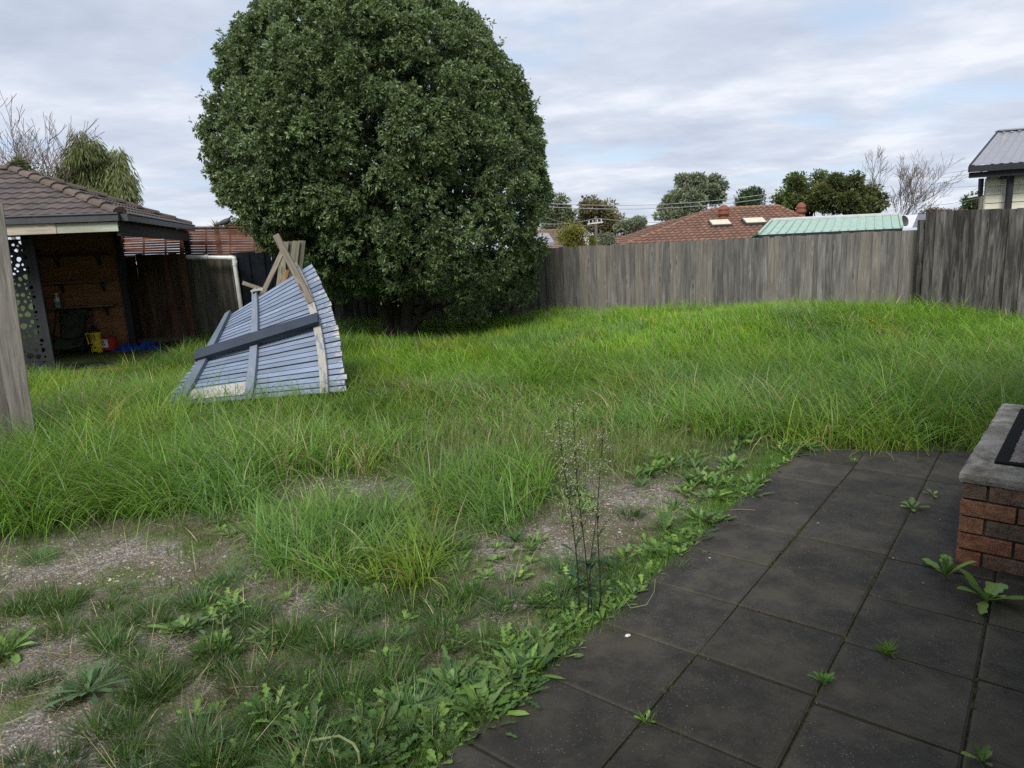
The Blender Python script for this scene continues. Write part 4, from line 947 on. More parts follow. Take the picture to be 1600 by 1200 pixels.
def long_grass():
    parts = []
    # tussock centres, denser near
    n = 33500; x, y = scatter(n, 0, 0, 2.5, 16.5, .75); ok = inside(x, y); x, y = x[ok], y[ok]
    px, py, L, dip, mead, bare, nz, nz2 = fields(x, y)
    shade = np.exp(-(((x-TREE_XY[0]-.2)/2.3)**2+((y-TREE_XY[1]-.2)/1.3)**2))
    keep = rng.uniform(0, 1, len(x)) < L*(1-.72*dip)*(1-.8*np.clip(bare*1.2-.35, 0, 1))*(1-.75*shade)*np.interp(y, [3, 6, 10, 16], [1, .9, .75, .65])
    x, y, px, py, L, dip, mead, nz, nz2, shade = [q[keep] for q in (x, y, px, py, L, dip, mead, nz, nz2, shade)]
    big = vnoise(x, y, .8, 8)
    hm = .36*(.72+.56*nz)*(.75+.5*big); hm *= (1-.42*mead)*(1-.45*dip)*(1-.45*shade)
    left = sstep(-1.0, -2.5, x)*sstep(9, 6, y); hm *= (1+.12*left)*(1-.22*sstep(7.5, 9.5, y))
    hm *= 1+.4*sstep(-2.9, -3.6, x)*sstep(7, 6, y)
    ridge = np.exp(-((py-640)/45)**2)*sstep(850, 1000, px); hm *= 1+.28*ridge
    nearp = sstep(4.6, 3.6, y); hm *= 1-.15*nearp
    wind = 2.5+(vnoise(x, y, .6, 9)-.5)*3.0                       # prevailing heading of the arching blades
    nb = np.interp(y, [3, 5, 8, 16], [21, 21, 19, 15]).astype(int)
    idx = np.repeat(np.arange(len(x)), nb); m = len(idx)
    r = .075*np.sqrt(rng.uniform(0, 1, m))*np.interp(y[idx], [3, 8, 16], [1, 1.5, 2.2]); a = rng.uniform(0, 2*pi, m)
    X = x[idx]+r*np.cos(a); Y = y[idx]+r*np.sin(a); ok = inside(X, Y)
    X, Y, a, idx = X[ok], Y[ok], a[ok], idx[ok]; m = len(X)
    az = np.where(rng.uniform(0, 1, m) < .5, a, wind[idx]+rng.normal(0, .7, m))
    h = hm[idx]*rng.uniform(.6, 1.55, m); lean = rng.uniform(.05, .6, m); curl = rng.uniform(.7, 3.0, m)*np.where(mead[idx] > .4, .6, 1)
    wd = rng.uniform(.0055, .0115, m)*np.interp(Y, [3, 6, 10, 16], [1, 1.0, 1.15, 1.5])
    c = pick(m, GREEN, .2); md = np.clip(mead[idx]+.55*sstep(6.5, 8.5, Y), 0, 1)*sstep(.25, .6, nz[idx]*.5+rng.uniform(0, .8, m)); c = c*(1-md[:, None])+pick(m, GBRIGHT, .14)*md[:, None]
    tone = vnoise(X, Y, 1.3, 12); bl = (sstep(.5, .8, tone)*.42)[:, None]; c = c*(1-bl)+pick(m, GBLUE, .18)*bl
    dr = (rng.uniform(0, 1, m) < .05+.12*sstep(.62, .8, vnoise(X, Y, 1.1, 44))+.25*dip[idx]*rng.uniform(0, 1, m)); c[dr] = pick(int(dr.sum()), STRAW, .15)*.9
    yl = sstep(.62, .8, vnoise(X, Y, 2.1, 14))[:, None]*.5; c = c*(1-yl)+c*yl*np.array([1.55, 1.15, .8])
    c *= np.exp((vnoise(X, Y, .9, 15)-.5)*.35)[:, None]
    Z = gz(X, Y)
    parts.append(blades(np.stack([X, Y, Z], -1), h, wd, az, lean, curl, c, 5))
    V, F, S_, C = merge(parts); o = npmesh('long_grass', V, F, S_, M_GRASS, C); tag(o, 'long bright green uncut grass arching over the whole back of the yard', 'grass', kind='stuff')
    return m
def turf():
    parts = []
    # short turf of the foreground and under the tree
    n = 285000; x, y = scatter(n, 0, 0, 1.5, 6.3, .8); ok = inside(x, y); x, y = x[ok], y[ok]
    px, py, L, dip, mead, bare, nz, nz2 = fields(x, y); fine = vnoise(x, y, 9, 21)
    dens = np.clip(.17+.70*sstep(.36, .70, nz2*.55+nz*.35+fine*.35-.12)+dip+.4*blob(px, py, 400, 815, 170, 45), 0, 1)*(1-.96*np.clip(bare*1.15-.12, 0, 1)); dens = np.where(L > .5, dens*.35+dip*.5, dens)
    k = rng.uniform(0, 1, len(x)) < dens*.95; x, y, nz, nz2, dip, fine = x[k], y[k], nz[k], nz2[k], dip[k], fine[k]; m = len(x)
    h = rng.uniform(.018, .055, m)*(1+1.6*dip)*(1+.8*nz2); c = pick(m, GDEEP+GREEN[:3], .25)
    dg = rng.uniform(0, 1, m) < dip; c[dg] = pick(int(dg.sum()), GREEN, .2)*.9
    mo = (fine > .6); c[mo] = pick(int(mo.sum()), [(.10, .15, .03), (.13, .17, .04), (.08, .13, .03)], .2)
    d = rng.uniform(0, 1, m) < .10+.15*dip; c[d] = pick(int(d.sum()), STRAW, .2)*.8
    parts.append(blades(np.stack([x, y, gz(x, y)], -1), h, rng.uniform(.0026, .0048, m), rng.uniform(0, 2*pi, m), rng.uniform(0, .9, m), rng.uniform(0, 1.6, m), c, 2))
    V, F, S_, C = merge(parts); tag(npmesh('short_turf', V, F, S_, M_GRASS, C), 'patchy short turf and moss over the gravelly foreground', 'turf', kind='stuff')
    # dense dark tufts standing out of the turf
    tf = [(60, 868, .12), (300, 1150, .15), (215, 1090, .12), (250, 1060, .13), (345, 1010, .14), (390, 1060, .16), (450, 985, .15), (520, 1010, .17), (590, 1000, .15), (470, 1080, .17), (540, 1090, .18), (610, 1060, .16),
          (700, 960, .16), (740, 930, .14), (680, 1010, .13), (640, 1120, .17), (560, 1170, .18), (480, 1190, .17), (240, 960, .12), (310, 940, .11), (60, 930, .10), (100, 940, .11), (30, 945, .1), (880, 880, .13), (960, 880, .12), (985, 800, .09),
          (975, 905, .12), (1010, 925, .11), (650, 905, .15), (820, 1000, .12), (170, 940, .09), (560, 950, .13), (420, 1130, .15), (720, 1090, .15), (330, 1195, .15), (400, 960, .12), (800, 940, .13), (870, 935, .13), (660, 1180, .16), (760, 1000, .12), (200, 1130, .1), (520, 930, .13), (610, 940, .12)]
    for _ in range(90): tf.append((rng.uniform(-40, 950), rng.uniform(890, 1230), rng.uniform(.05, .12)))
    P = []; H = []; A = []; Lr = []; Cc = []
    for (qx, qy, hh) in tf:
        g = gnd(qx, qy); 
        if bool(in_patio(np.array(g.x), np.array(g.y))) : continue
        fb = fields(np.array([g.x]), np.array([g.y]))[5][0]
        if hh < .12 and fb > .6 and not qy < 870 and rng.uniform() < .8: continue
        nb = int(90+650*hh); r = (.03+.32*hh)*np.sqrt(rng.uniform(0, 1, nb)); a = rng.uniform(0, 2*pi, nb)
        X = g.x+r*np.cos(a)*1.25; Y = g.y+r*np.sin(a); P.append(np.stack([X, Y, gz(X, Y)], -1)); H.append(hh*rng.uniform(.55, 1.15, nb)); A.append(a+rng.normal(0, .5, nb)); Lr.append(r/(.03+.32*hh)*.75)
        cc = pick(nb, GDEEP if rng.uniform() < .75 else GBLUE, .2)*rng.uniform(.6, 1.05); d = rng.uniform(0, 1, nb) < .05; cc[d] = pick(int(d.sum()), STRAW); Cc.append(cc)
    P = np.concatenate(P); H = np.concatenate(H); A = np.concatenate(A); Lr = np.concatenate(Lr); Cc = np.concatenate(Cc); m = len(P)
    ok = ~in_patio(P[:, 0]+.02, P[:, 1]); P, H, A, Lr, Cc = P[ok], H[ok], A[ok], Lr[ok], Cc[ok]; m = len(P)
    V, F, S_, C = blades(P, H, rng.uniform(.0032, .006, m), A, Lr+rng.uniform(0, .25, m), rng.uniform(.1, 1.0, m), Cc, 3)
    tag(npmesh('grass_tufts', V, F, S_, M_GRASS, C), 'dense dark green grass tufts among the turf of the foreground', 'grass', kind='stuff')
    # dry stalks and straw
    n = 6000; x, y = scatter(n, 0, 0, 1.6, 6.0, .9); ok = inside(x, y); x, y = x[ok], y[ok]; px, py, L, dip, mead, bare, nz, nz2 = fields(x, y)
    cl = vnoise(x, y, 3.1, 33); k = (rng.uniform(0, 1, len(x)) < (.25+1.2*sstep(.55, .75, cl)+dip))&(L < .8); x, y = x[k], y[k]; m = len(x)
    flat = rng.uniform(0, 1, m) < .6
    V, F, S_, C = blades(np.stack([x, y, gz(x, y)+np.where(flat, .012, 0)], -1), np.where(flat, rng.uniform(.06, .22, m), rng.uniform(.08, .26, m)), rng.uniform(.0018, .0038, m), rng.uniform(0, 2*pi, m), np.where(flat, 1.35, rng.uniform(.1, .9, m)), rng.uniform(-.1, .7, m), pick(m, STRAW, .25), 5)
    tag(npmesh('dry_stalks', V, F, S_, M_DRY, C), 'pale dry grass stalks scattered across the foreground turf', 'dry grass', kind='stuff')
    # fine seeded wisps in the thin patch
    n = 9000; x, y = scatter(n, 0, 0, 3.6, 7.4, .9); ok = inside(x, y); x, y = x[ok], y[ok]; px, py, L, dip, mead, bare, nz, nz2 = fields(x, y)
    k = rng.uniform(0, 1, len(x)) < dip*1.1; x, y = x[k], y[k]; m = len(x); parts = []
    P = np.stack([x, y, gz(x, y)], -1); h = rng.uniform(.18, .42, m)
    parts.append(blades(P, h, np.full(m, .0022), rng.uniform(0, 2*pi, m), rng.uniform(0, .3, m), rng.uniform(0, .6, m), pick(m, [(.22, .30, .09), (.28, .31, .14), (.18, .27, .08)], .15), 4))
    for q in range(5):
        z = rng.uniform(.5, 1, m)[:, None]; P2 = P+np.array([0, 0, 1])*z*h[:, None]*.95; parts.append(blades(P2, rng.uniform(.03, .07, m), np.full(m, .002), rng.uniform(0, 2*pi, m), rng.uniform(.5, 1.2, m), rng.uniform(-.2, .3, m), pick(m, [(.24, .22, .13), (.30, .27, .17), (.20, .2, .1)], .15), 1))
    V, F, S_, C = merge(parts); tag(npmesh('seeding_grass', V, F, S_, M_DRY, C), 'thin wispy seeding grass in the middle of the yard', 'grass', kind='stuff')

def leaf_strip(P, length, width, az, lean, curl, col, segs=5, wav=.15, seed=0, lobed=False):
    segs = segs+2
    """broad leaf with a midrib fold and wavy, lobed margin; returns strips of 3 columns"""
    n = len(P); t = np.linspace(0, 1, segs+1); V = np.zeros((n, (segs+1)*3, 3)); C = np.repeat(col[:, None, :], (segs+1)*3, 1).copy()
    pos = P.copy().astype(float); dh = np.stack([np.cos(az), np.sin(az)], -1); sdv = np.stack([-np.sin(az), np.cos(az), np.zeros(n)], -1)
    prof = np.interp(t, [0, .12, .35, .7, .9, 1], [.14, .22, .62, 1.0, .75, .04]); R = rng.uniform(1-wav, 1+wav, (n, segs+1, 2))
    for i in range(segs+1):
        w_ = width/2*prof[i]*(1 if not lobed else (1.2 if i % 2 else .5)); th = lean+curl*t[i]; up = np.stack([-dh[:, 0]*np.cos(th), -dh[:, 1]*np.cos(th), np.sin(th)], -1)
        V[:, 3*i] = pos-sdv*(w_*R[:, i, 0])[:, None]+up*(w_*.28)[:, None]; V[:, 3*i+1] = pos; V[:, 3*i+2] = pos+sdv*(w_*R[:, i, 1])[:, None]+up*(w_*.28)[:, None]
        C[:, 3*i+1] = C[:, 3*i+1]*1.25
        ds = length/segs; pos = pos+np.concatenate([dh*(np.sin(th)*ds)[:, None], (np.cos(th)*ds)[:, None]], -1)
    pat = []
    for i in range(segs): a = 3*i; pat += [a, a+1, a+4, a+3, a+1, a+2, a+5, a+4]
    F = ((np.arange(n)*(segs+1)*3)[:, None]+np.array(pat)[None]).ravel(); return V.reshape(-1, 3), F, np.full(n*segs*2, 4), C.reshape(-1, 3)
WGREEN = [(.12, .225, .05), (.155, .265, .062), (.095, .18, .046), (.2, .3, .075), (.13, .2, .08)]
WDEEP = [(.06, .125, .035), (.08, .15, .045), (.055, .11, .04), (.11, .16, .05)]
def rosette(cx, cy, n, ln, wd, cols=WGREEN, up=.9, z=None, wav=.35, lobed=False):
    az = np.arange(n)*2.4+rng.uniform(0, 6)+rng.normal(0, .15, n); ring = np.linspace(0, 1, n); lean = 1.35-up*(1-ring)*.8+rng.normal(0, .1, n)-up*.25; ln_ = ln*(.55+.5*ring)*rng.uniform(.8, 1.1, n)
    P = np.stack([np.full(n, cx)+.006*np.cos(az), np.full(n, cy)+.006*np.sin(az), np.full(n, (float(gz(cx, cy)) if z is None else z)+.006)], -1)
    return leaf_strip(P, ln_, wd*rng.uniform(.8, 1.15, n), az, lean, rng.uniform(.25, .6, n), pick(n, cols, .15), 10 if lobed else 6, wav, 0, lobed)
def weeds():
    parts = []
    # broad-leaved rosettes massed along the patio edge and through the foreground
    pts = [(1010, 720), (1040, 730), (1075, 760), (1110, 770), (1060, 790), (1140, 770), (1180, 750), (1095, 820), (1050, 830), (1000, 745), (1210, 735), (1230, 700), (1130, 730), (1160, 700), (1250, 690), (1275, 690), (1200, 690), (1080, 710),
           (1095, 855), (1120, 815), (1030, 850), (700, 1085), (740, 1100), (780, 1070), (820, 1040), (850, 1020), (800, 1110), (760, 1130), (720, 1060), (860, 1060), (830, 1085), (680, 1130), (640, 1100), (600, 1150), (690, 1170), (900, 960), (940, 940), (880, 920), (850, 950),
           (990, 870), (960, 940), (800, 1000), (480, 1150), (430, 1110), (760, 810), (830, 830), (900, 790), (730, 790), (290, 985), (330, 975), (360, 940), (560, 1190), (620, 1190), (905, 770), (870, 985), (1015, 905), (700, 880), (650, 865), (590, 905)]
    for (qx, qy) in pts:
        big = 1.45 if (qy < 870 and qx > 990) or (qx < 900 and qy > 1000) else 1.0
        for k in range(3):
            g = gnd(qx+rng.normal(0, 14), qy+rng.normal(0, 10))
            if bool(in_patio(np.array(g.x-.03), np.array(g.y))): g = g-PN*.10
            parts.append(rosette(g.x, g.y, int(rng.integers(7, 14)), rng.uniform(.08, .145)*(1+.5*(big-1)), rng.uniform(.017, .031)*(1+.5*(big-1)), [WGREEN, WDEEP][int(rng.uniform() < .5)], wav=.3, lobed=rng.uniform() < .7))
    for k in range(240):
        g = gnd(rng.uniform(300, 1150), rng.uniform(720, 1200)); fb = fields(np.array([g.x]), np.array([g.y]))
        if bool(in_patio(np.array(g.x), np.array(g.y))) or fb[2][0] > .5 or fb[5][0] > .8: continue
        parts.append(rosette(g.x, g.y, int(rng.integers(5, 9)), rng.uniform(.03, .09), rng.uniform(.014, .028), up=.7))
    # creeping edge right along the pavers, hiding the straight border
    for k in range(120):
        u = rng.uniform(-2.5, 6.2); off = abs(rng.normal(0, .09))-.035; p = PO+PD*(u*PM)-PN*(PM+off)
        parts.append(rosette(p.x, p.y, int(rng.integers(4, 8)), rng.uniform(.025, .085), rng.uniform(.010, .024), up=.8, z=.004 if off < 0 else None))
    V, F, S_, C = merge(parts); tag(npmesh('broadleaf_weeds', V, F, S_, M_WEED, C), 'broad-leaved green weeds crowding along the edge of the dark pavers', 'weeds', kind='stuff')
    # fine grass fringe over the paver edge
    n = 24000; u = rng.uniform(-3, 6.6, n); off = np.abs(rng.normal(0, .12, n))-.02-.10*vnoise(u*PM, u*0, 3, 40)*vnoise(u*PM, u*0, 11, 41)
    x = PO.x+PD.x*u*PM-PN.x*(PM+off); y = PO.y+PD.y*u*PM-PN.y*(PM+off); m = n
    V, F, S_, C = blades(np.stack([x, y, np.maximum(gz(x, y), -.03)], -1), rng.uniform(.03, .10, m), rng.uniform(.002, .004, m), rng.uniform(0, 2*pi, m), rng.uniform(.1, .9, m), rng.uniform(.2, 1.4, m), pick(m, GREEN+GDEEP, .2), 3)
    tag(npmesh('edge_grass', V, F, S_, M_GRASS, C), 'fine grass fringe growing over the border of the pavers', 'grass', kind='stuff')
    # moss and tiny weeds in the joints
    parts = []; P = []
    for k in range(70):
        j = int(rng.integers(-1, 5)); u = rng.uniform(-3, 5); along = rng.uniform(.03, .16); nn_ = int(rng.integers(20, 90))
        if rng.uniform() < .62: uu = u+rng.uniform(-1, 1, nn_)*along/PM; vv = j+rng.normal(0, .012, nn_)
        else: uu = round(u)+rng.normal(0, .012, nn_)+(0 if j == 0 else -.1); vv = j+rng.uniform(0, .4)+rng.uniform(-1, 1, nn_)*along/PM
        P.append(np.stack([PO.x+PD.x*uu*PM+PN.x*vv*PM, PO.y+PD.y*uu*PM+PN.y*vv*PM, np.full(nn_, -.002)], -1))
    P = np.concatenate(P); m = len(P)
    V, F, S_, C = blades(P, rng.uniform(.012, .042, m), rng.uniform(.002, .005, m), rng.uniform(0, 2*pi, m), rng.uniform(.2, 1.1, m), rng.uniform(0, 1, m), pick(m, [(.09, .11, .035), (.12, .13, .05), (.07, .10, .03), (.16, .15, .08)], .2), 2)
    tag(npmesh('joint_moss', V, F, S_, M_GRASS, C), 'moss and tiny weeds sprouting in the joints between the pavers', 'moss', kind='stuff')
def patio_plants():
    def plant(name, qx, qy, n, ln, wd, label, cols=WGREEN, up=.9, kind='weed', hairs=0, extra=None):
        g = gnd(qx, qy, .012); root = thing(name, tuple(g), label, 'weed'); v = rosette(g.x, g.y, n, ln, wd, cols, up, z=.008)
        npmesh('leaves', *v[:3], M_WEED, v[3], root)
        if hairs:
            P = np.tile([[g.x, g.y, .012]], (hairs, 1)); P[:, :2] += rng.normal(0, .012, (hairs, 2))
            v = blades(P, rng.uniform(.03, .08, hairs), np.full(hairs, .003), rng.uniform(0, 6.3, hairs), rng.uniform(.3, 1.1, hairs), rng.uniform(0, .5, hairs), pick(hairs, GREEN, .2), 3); npmesh('grass_blades', *v[:3], M_GRASS, v[3], root)
    plant('dandelion_weed', 1542, 938, 9, .17, .05, 'large leafy green dandelion weed growing from the paver joint nearest the brick step', up=.8)
    plant('dandelion_weed', 1478, 900, 8, .15, .05, 'upright leafy weed at the bottom corner of the brick step', up=1.5)
    plant('leafy_weed', 1425, 795, 9, .10, .03, 'low spreading weed in the joint left of the doorstep slab corner', up=.7)
    plant('leafy_weed', 1458, 774, 5, .085, .022, 'tiny pale weed with few leaves, the one just left of the step slab', up=.4)
    plant('weed_tuft', 1288, 1068, 14, .055, .014, 'bright green spiky weed tuft in the middle of the pavers', cols=[(.10, .22, .05), (.14, .26, .07)], up=1.2, hairs=26)
    plant('weed_tuft', 1385, 1020, 10, .04, .01, 'sprawling mossy weed with feathery sprigs on the pavers, right of the bright spiky tuft', cols=[(.08, .11, .035), (.11, .14, .05)], up=1.0, hairs=90)
    plant('weed_tuft', 1008, 1128, 7, .04, .012, 'small grassy tuft at the crossing of joints nearest the bottom centre', up=1.2, hairs=34)
    plant('weed_tuft', 1535, 1190, 7, .06, .02, 'small weed in the joint at the bottom right corner of the picture', up=1.2, hairs=6)
    plant('weed_tuft', 1335, 722, 8, .04, .012, 'little weed on the far pavers near the back edge', up=1.0, hairs=20)
    # large single rosettes in the gravel on the left
    def rose(qx, qy, n, ln, wd, label, cols):
        g = gnd(qx, qy); root = thing('rosette_weed', tuple(g), label, 'weed'); v = rosette(g.x, g.y, n, ln, wd, cols, .35, wav=.35); npmesh('leaves', *v[:3], M_WEED, v[3], root)
    rose(14, 1010, 12, .15, .034, 'flat dandelion rosette at the left edge of the picture on gravel', WGREEN)
    rose(135, 1072, 17, .17, .026, 'spiky pale grey-green thistle rosette lying flat on the gravel at lower left', [(.075, .13, .06), (.10, .17, .08)])
    rose(300, 975, 12, .15, .028, 'pale soft-leaved rosette weed left of the dark tufts in the foreground', [(.10, .17, .09), (.13, .2, .11)])
def fleabane():
    """tall flowering weed with several dark stems"""
    defs = [((905, 957), (872, 720), (880, 690)), ((918, 960), (897, 690), (896, 622)), ((935, 955), (928, 760), (938, 690)), ((925, 955), (925, 770), (925, 760))]
    g0 = gnd(920, 957); root = thing('fleabane_weed', tuple(g0), 'tall flowering weed on thin dark stems at the edge of the pavers', 'weed'); parts = []; fl = []
    tops = [(876, 650, 1.0), (897, 622, 1.0), (941, 668, 1.0), (928, 790, 0)]
    Y0 = g0.y
    for k, ((bx, by), (mx, my), (tx, ty)) in enumerate(defs):
        b0 = gnd(bx, by); p = [b0]; T = at(tops[k][0], tops[k][1], b0.y-.02+.03*k); 
        for i in range(1, 13): f = i/12; q = b0.lerp(T, f); q += Vector((.012*sin(f*5+k), .01*sin(f*4+k*2), 0)); p.append(q)
        st = MB(); st.tube(p, [.0030*(1-.8*i/12)+.0008 for i in range(13)], 6); st.build('stem', mat('dark_stem', (.03, .035, .022), .7) if k == 0 else bpy.data.materials['dark_stem'], root, smooth=True)
        H = T.z-b0.z
        if not tops[k][2]: continue
        # branching panicle in the upper half
        for j in range(46):
            f = rng.uniform(.42, 1.0); i = int(f*12); a = p[min(i, 12)]; L_ = (1.08-f)*.22*H+.05; az = rng.uniform(0, 2*pi); dirv = Vector((cos(az)*.62, sin(az)*.62, .8)); e = a+dirv*L_*rng.uniform(.6, 1.0)
            pts = np.array([[a.x, a.y, a.z]]); v = Vector(e-a); parts.append(blades(pts, np.array([v.length]), np.array([.0021]), np.array([az]), np.array([.5]), np.array([.35]), pick(1, [(.06, .08, .035)], .1), 4))
            for q in range(8):
                c = a.lerp(e, rng.uniform(.45, 1.05))+Vector(rng.normal(0, .012, 3)); fl.append((c, rng.uniform(.0022, .0048)))
        nl = 16; P = np.array([[*p[int(rng.integers(1, 8))]] for _ in range(nl)]); parts.append(leaf_strip(P, rng.uniform(.04, .09, nl), rng.uniform(.006, .012, nl), rng.uniform(0, 6.3, nl), rng.uniform(.6, 1.1, nl), rng.uniform(.3, .9, nl), pick(nl, [(.035, .06, .03)], .15), 4))
    nl = 22; P = np.tile([[g0.x, g0.y, g0.z]], (nl, 1))+np.stack([rng.normal(0, .035, nl), rng.normal(0, .02, nl), rng.uniform(.03, .28, nl)], -1)
    parts.append(leaf_strip(P, rng.uniform(.08, .14, nl), rng.uniform(.014, .024, nl), rng.uniform(0, 6.3, nl), rng.uniform(.7, 1.3, nl), rng.uniform(.3, .9, nl), pick(nl, [(.03, .07, .03), (.04, .085, .035)], .15), 5))
    V, F, S_, C = merge(parts); npmesh('leaves', V, F, S_, M_WEED, C, root)
    vs = []; fs = []; cc = []
    for c, r in fl:
        b = len(vs); vs += [(c.x+r, c.y, c.z), (c.x-r, c.y, c.z), (c.x, c.y+r, c.z), (c.x, c.y-r, c.z), (c.x, c.y, c.z+r*1.3), (c.x, c.y, c.z-r)]
        for f in ((0, 2, 4), (2, 1, 4), (1, 3, 4), (3, 0, 4), (2, 0, 5), (1, 2, 5), (3, 1, 5), (0, 3, 5)): fs.append([b+i for i in f])
        col = pick(1, [(.30, .32, .19), (.42, .42, .30), (.22, .26, .12)], .15)[0]; cc += [col]*6
    npmesh('flower_heads', np.array(vs), np.array(fs).ravel(), np.full(len(fs), 3), M_DRY, np.array(cc), root)

def stones():
    n = 52000; x, y = scatter(n, 0, 0, 1.5, 5.2, .8); ok = ~in_patio(x, y); x, y = x[ok], y[ok]; px, py, L, dip, mead, bare, nz, nz2 = fields(x, y)
    k = rng.uniform(0, 1, len(x)) < np.clip(bare*1.2-.05, .08, 1)*(L < .8); x, y = x[k], y[k]
    r = rng.uniform(.0018, .0058, len(x))*np.where(rng.uniform(0, 1, len(x)) < .07, 2.1, 1); z = gz(x, y)
    xp = []; 
    # grit lying on the pavers
    m = 5200; u = rng.uniform(-4, 6.3, m); v = rng.uniform(-.95, 4.5, m); X2 = PO.x+PD.x*u*PM+PN.x*v*PM; Y2 = PO.y+PD.y*u*PM+PN.y*v*PM; ok = in_patio(X2, Y2)&(rng.uniform(0, 1, m) < .25+.75*np.exp(-(v+1)/1.2)); X2, Y2 = X2[ok], Y2[ok]; r2 = rng.uniform(.0009, .0026, len(X2)); r2[:14] = rng.uniform(.005, .009, 14)
    def mesh(x, y, z, r, name, cols, label, cat):
        n = len(x); base = np.array([(1, 0, .1), (.3, .95, 0), (-.8, .6, .15), (-.85, -.5, 0), (.25, -.95, .1), (.15, .2, .75), (-.2, -.2, .7)]); T = [(0, 1, 5), (1, 2, 5), (2, 3, 6), (3, 4, 6), (4, 0, 5), (5, 2, 6), (4, 5, 6)]
        a = rng.uniform(0, 2*pi, n); s1 = rng.uniform(.7, 1.3, (n, 7, 3)); B = base[None]*s1*r[:, None, None]*np.array([1.25, .9, .85]); ca, sa = np.cos(a)[:, None], np.sin(a)[:, None]
        V = np.stack([B[..., 0]*ca-B[..., 1]*sa+x[:, None], B[..., 0]*sa+B[..., 1]*ca+y[:, None], B[..., 2]+z[:, None]], -1).reshape(-1, 3)
        F = ((np.arange(n)*7)[:, None]+np.array(T).ravel()[None]).ravel(); c = np.repeat(pick(n, cols, .2), 7, 0)
        tag(npmesh(name, V, F, np.full(n*7, 3), M_STONE, c), label, cat, kind='stuff')
    mesh(x, y, z, r, 'gravel', [(.30, .27, .23), (.2, .175, .15), (.42, .39, .35), (.13, .12, .11), (.34, .27, .21)], 'loose grey and tan gravel on the bare patches', 'gravel')
    mesh(X2, Y2, np.full(len(X2), .011), r2, 'grit', [(.2, .185, .165), (.13, .12, .11), (.3, .28, .25)], 'fine pale grit sprinkled over the dark pavers', 'grit')
M_STONE = bpy.data.materials.new('stone_chip'); M_STONE.use_nodes = True
_t = M_STONE.node_tree; _a = N(_t, 'ShaderNodeAttribute', attribute_name='col'); _t.links.new(_a.outputs['Color'], _t.nodes['Principled BSDF'].inputs['Base Color']); _t.nodes['Principled BSDF'].inputs['Roughness'].default_value = .9
long_grass(); turf(); weeds(); patio_plants(); fleabane(); stones()
# a few single small things on the pavers
def litter():
    g = gnd(981, 993, .016); b = MB(); b.lathe((g.x, g.y, g.z-.004), [(.001, 0), (.009, .001), (.011, .004), (.008, .008), (.001, .009)], 12, 1.3, .9, .4); tag(b.build('pebble', M_WHITE, smooth=True), 'smooth white pebble on the pavers beside the tall flowering weed', 'pebble')
    for (x0, y0, x1, y1, lab, m_) in ((1118, 804, 1098, 815, 'short brown stick on the weeds at the paver edge', M_BARK), (1180, 797, 1138, 797, 'thin dry straw lying across the paver corner', M_TIMBER)):
        a = gnd(x0, y0, .03); e = gnd(x1, y1, .02); b = MB(); b.tube([a, a.lerp(e, .5)+Vector((0, 0, .006)), e], [.006, .007, .005] if m_ is M_BARK else .0018, 7); tag(b.build('stick', m_), lab, 'stick')
    # bent pale stems
    for pts, lab in ((((488, 1157), (530, 1150), (552, 1162), (560, 1175), (562, 1192)), 'thick pale green bent weed stem arching at the bottom of the picture'), (((962, 915), (985, 950), (1010, 945), (1022, 925), (1024, 905)), 'pale curling tendril over the paver edge near the tall weed')):
        P = [gnd(px, py, .03+.05*sin(pi*i/(len(pts)-1))) for i, (px, py) in enumerate(pts)]; b = MB(); b.tube(P, .0045 if pts[0][0] < 600 else .0018, 7); tag(b.build('bent_stem', mat('pale_stem', (.22, .26, .12), .6)), lab, 'plant stem')
    a = gnd(755, 1193, .014); e = gnd(786, 1199, .014); b = MB(); n = (e-a).cross(Vector((0, 0, 1))).normalized()
    b.add([a, a.lerp(e, .5)+n*.007+Vector((0, 0, .004)), e, a.lerp(e, .5)-n*.007], [(0, 1, 3), (1, 2, 3)]); o = b.build('dead_leaf', M_TERRA); tag(o, 'small reddish dead leaf on the paver at the bottom edge', 'leaf')
litter()

# ------------------------------------------------------------------ trees
M_LEAF = leafmat('tree_leaf', .45, .28, spec=.4)
def leaf_quads(P, axis, length, width, col, droop=0.0):
    """folded rhombic leaves; axis (n,3) unit direction of each leaf"""
    n = len(P); up = np.array([0, 0, 1.0]); rnd = rng.normal(0, 1, (n, 3)); side = np.cross(axis, rnd); side /= np.linalg.norm(side, axis=1)[:, None]+1e-6
    nn = np.cross(side, axis); V = np.zeros((n, 4, 3)); L = length[:, None]; W = width[:, None]
    V[:, 0] = P; V[:, 1] = P+axis*L*.45+side*W*.5+nn*W*.12; V[:, 2] = P+axis*L+up*(-droop)*L; V[:, 3] = P+axis*L*.45-side*W*.5+nn*W*.12
    F = ((np.arange(n)*4)[:, None]+np.array([0, 1, 2, 0, 2, 3])[None]).ravel()
    return V.reshape(-1, 3), F, np.full(n*2, 3), np.repeat(col[:, None], 4, 1).reshape(-1, 3)
def unit(n): v = rng.normal(0, 1, (n, 3)); return v/np.linalg.norm(v, axis=1)[:, None]
def limbs(base, target, r0, r1, n=8, wob=.08, seed=0):
    R = random.Random(seed); p = []; rr = []
    for i in range(n+1):
        f = i/n; q = Vector(base).lerp(Vector(target), f); k = wob*sin(pi*f); q += Vector((R.uniform(-k, k), R.uniform(-k, k), R.uniform(-k, k)*.5)); p.append(q); rr.append(r0*(1-f)+r1*f)
    return p, rr
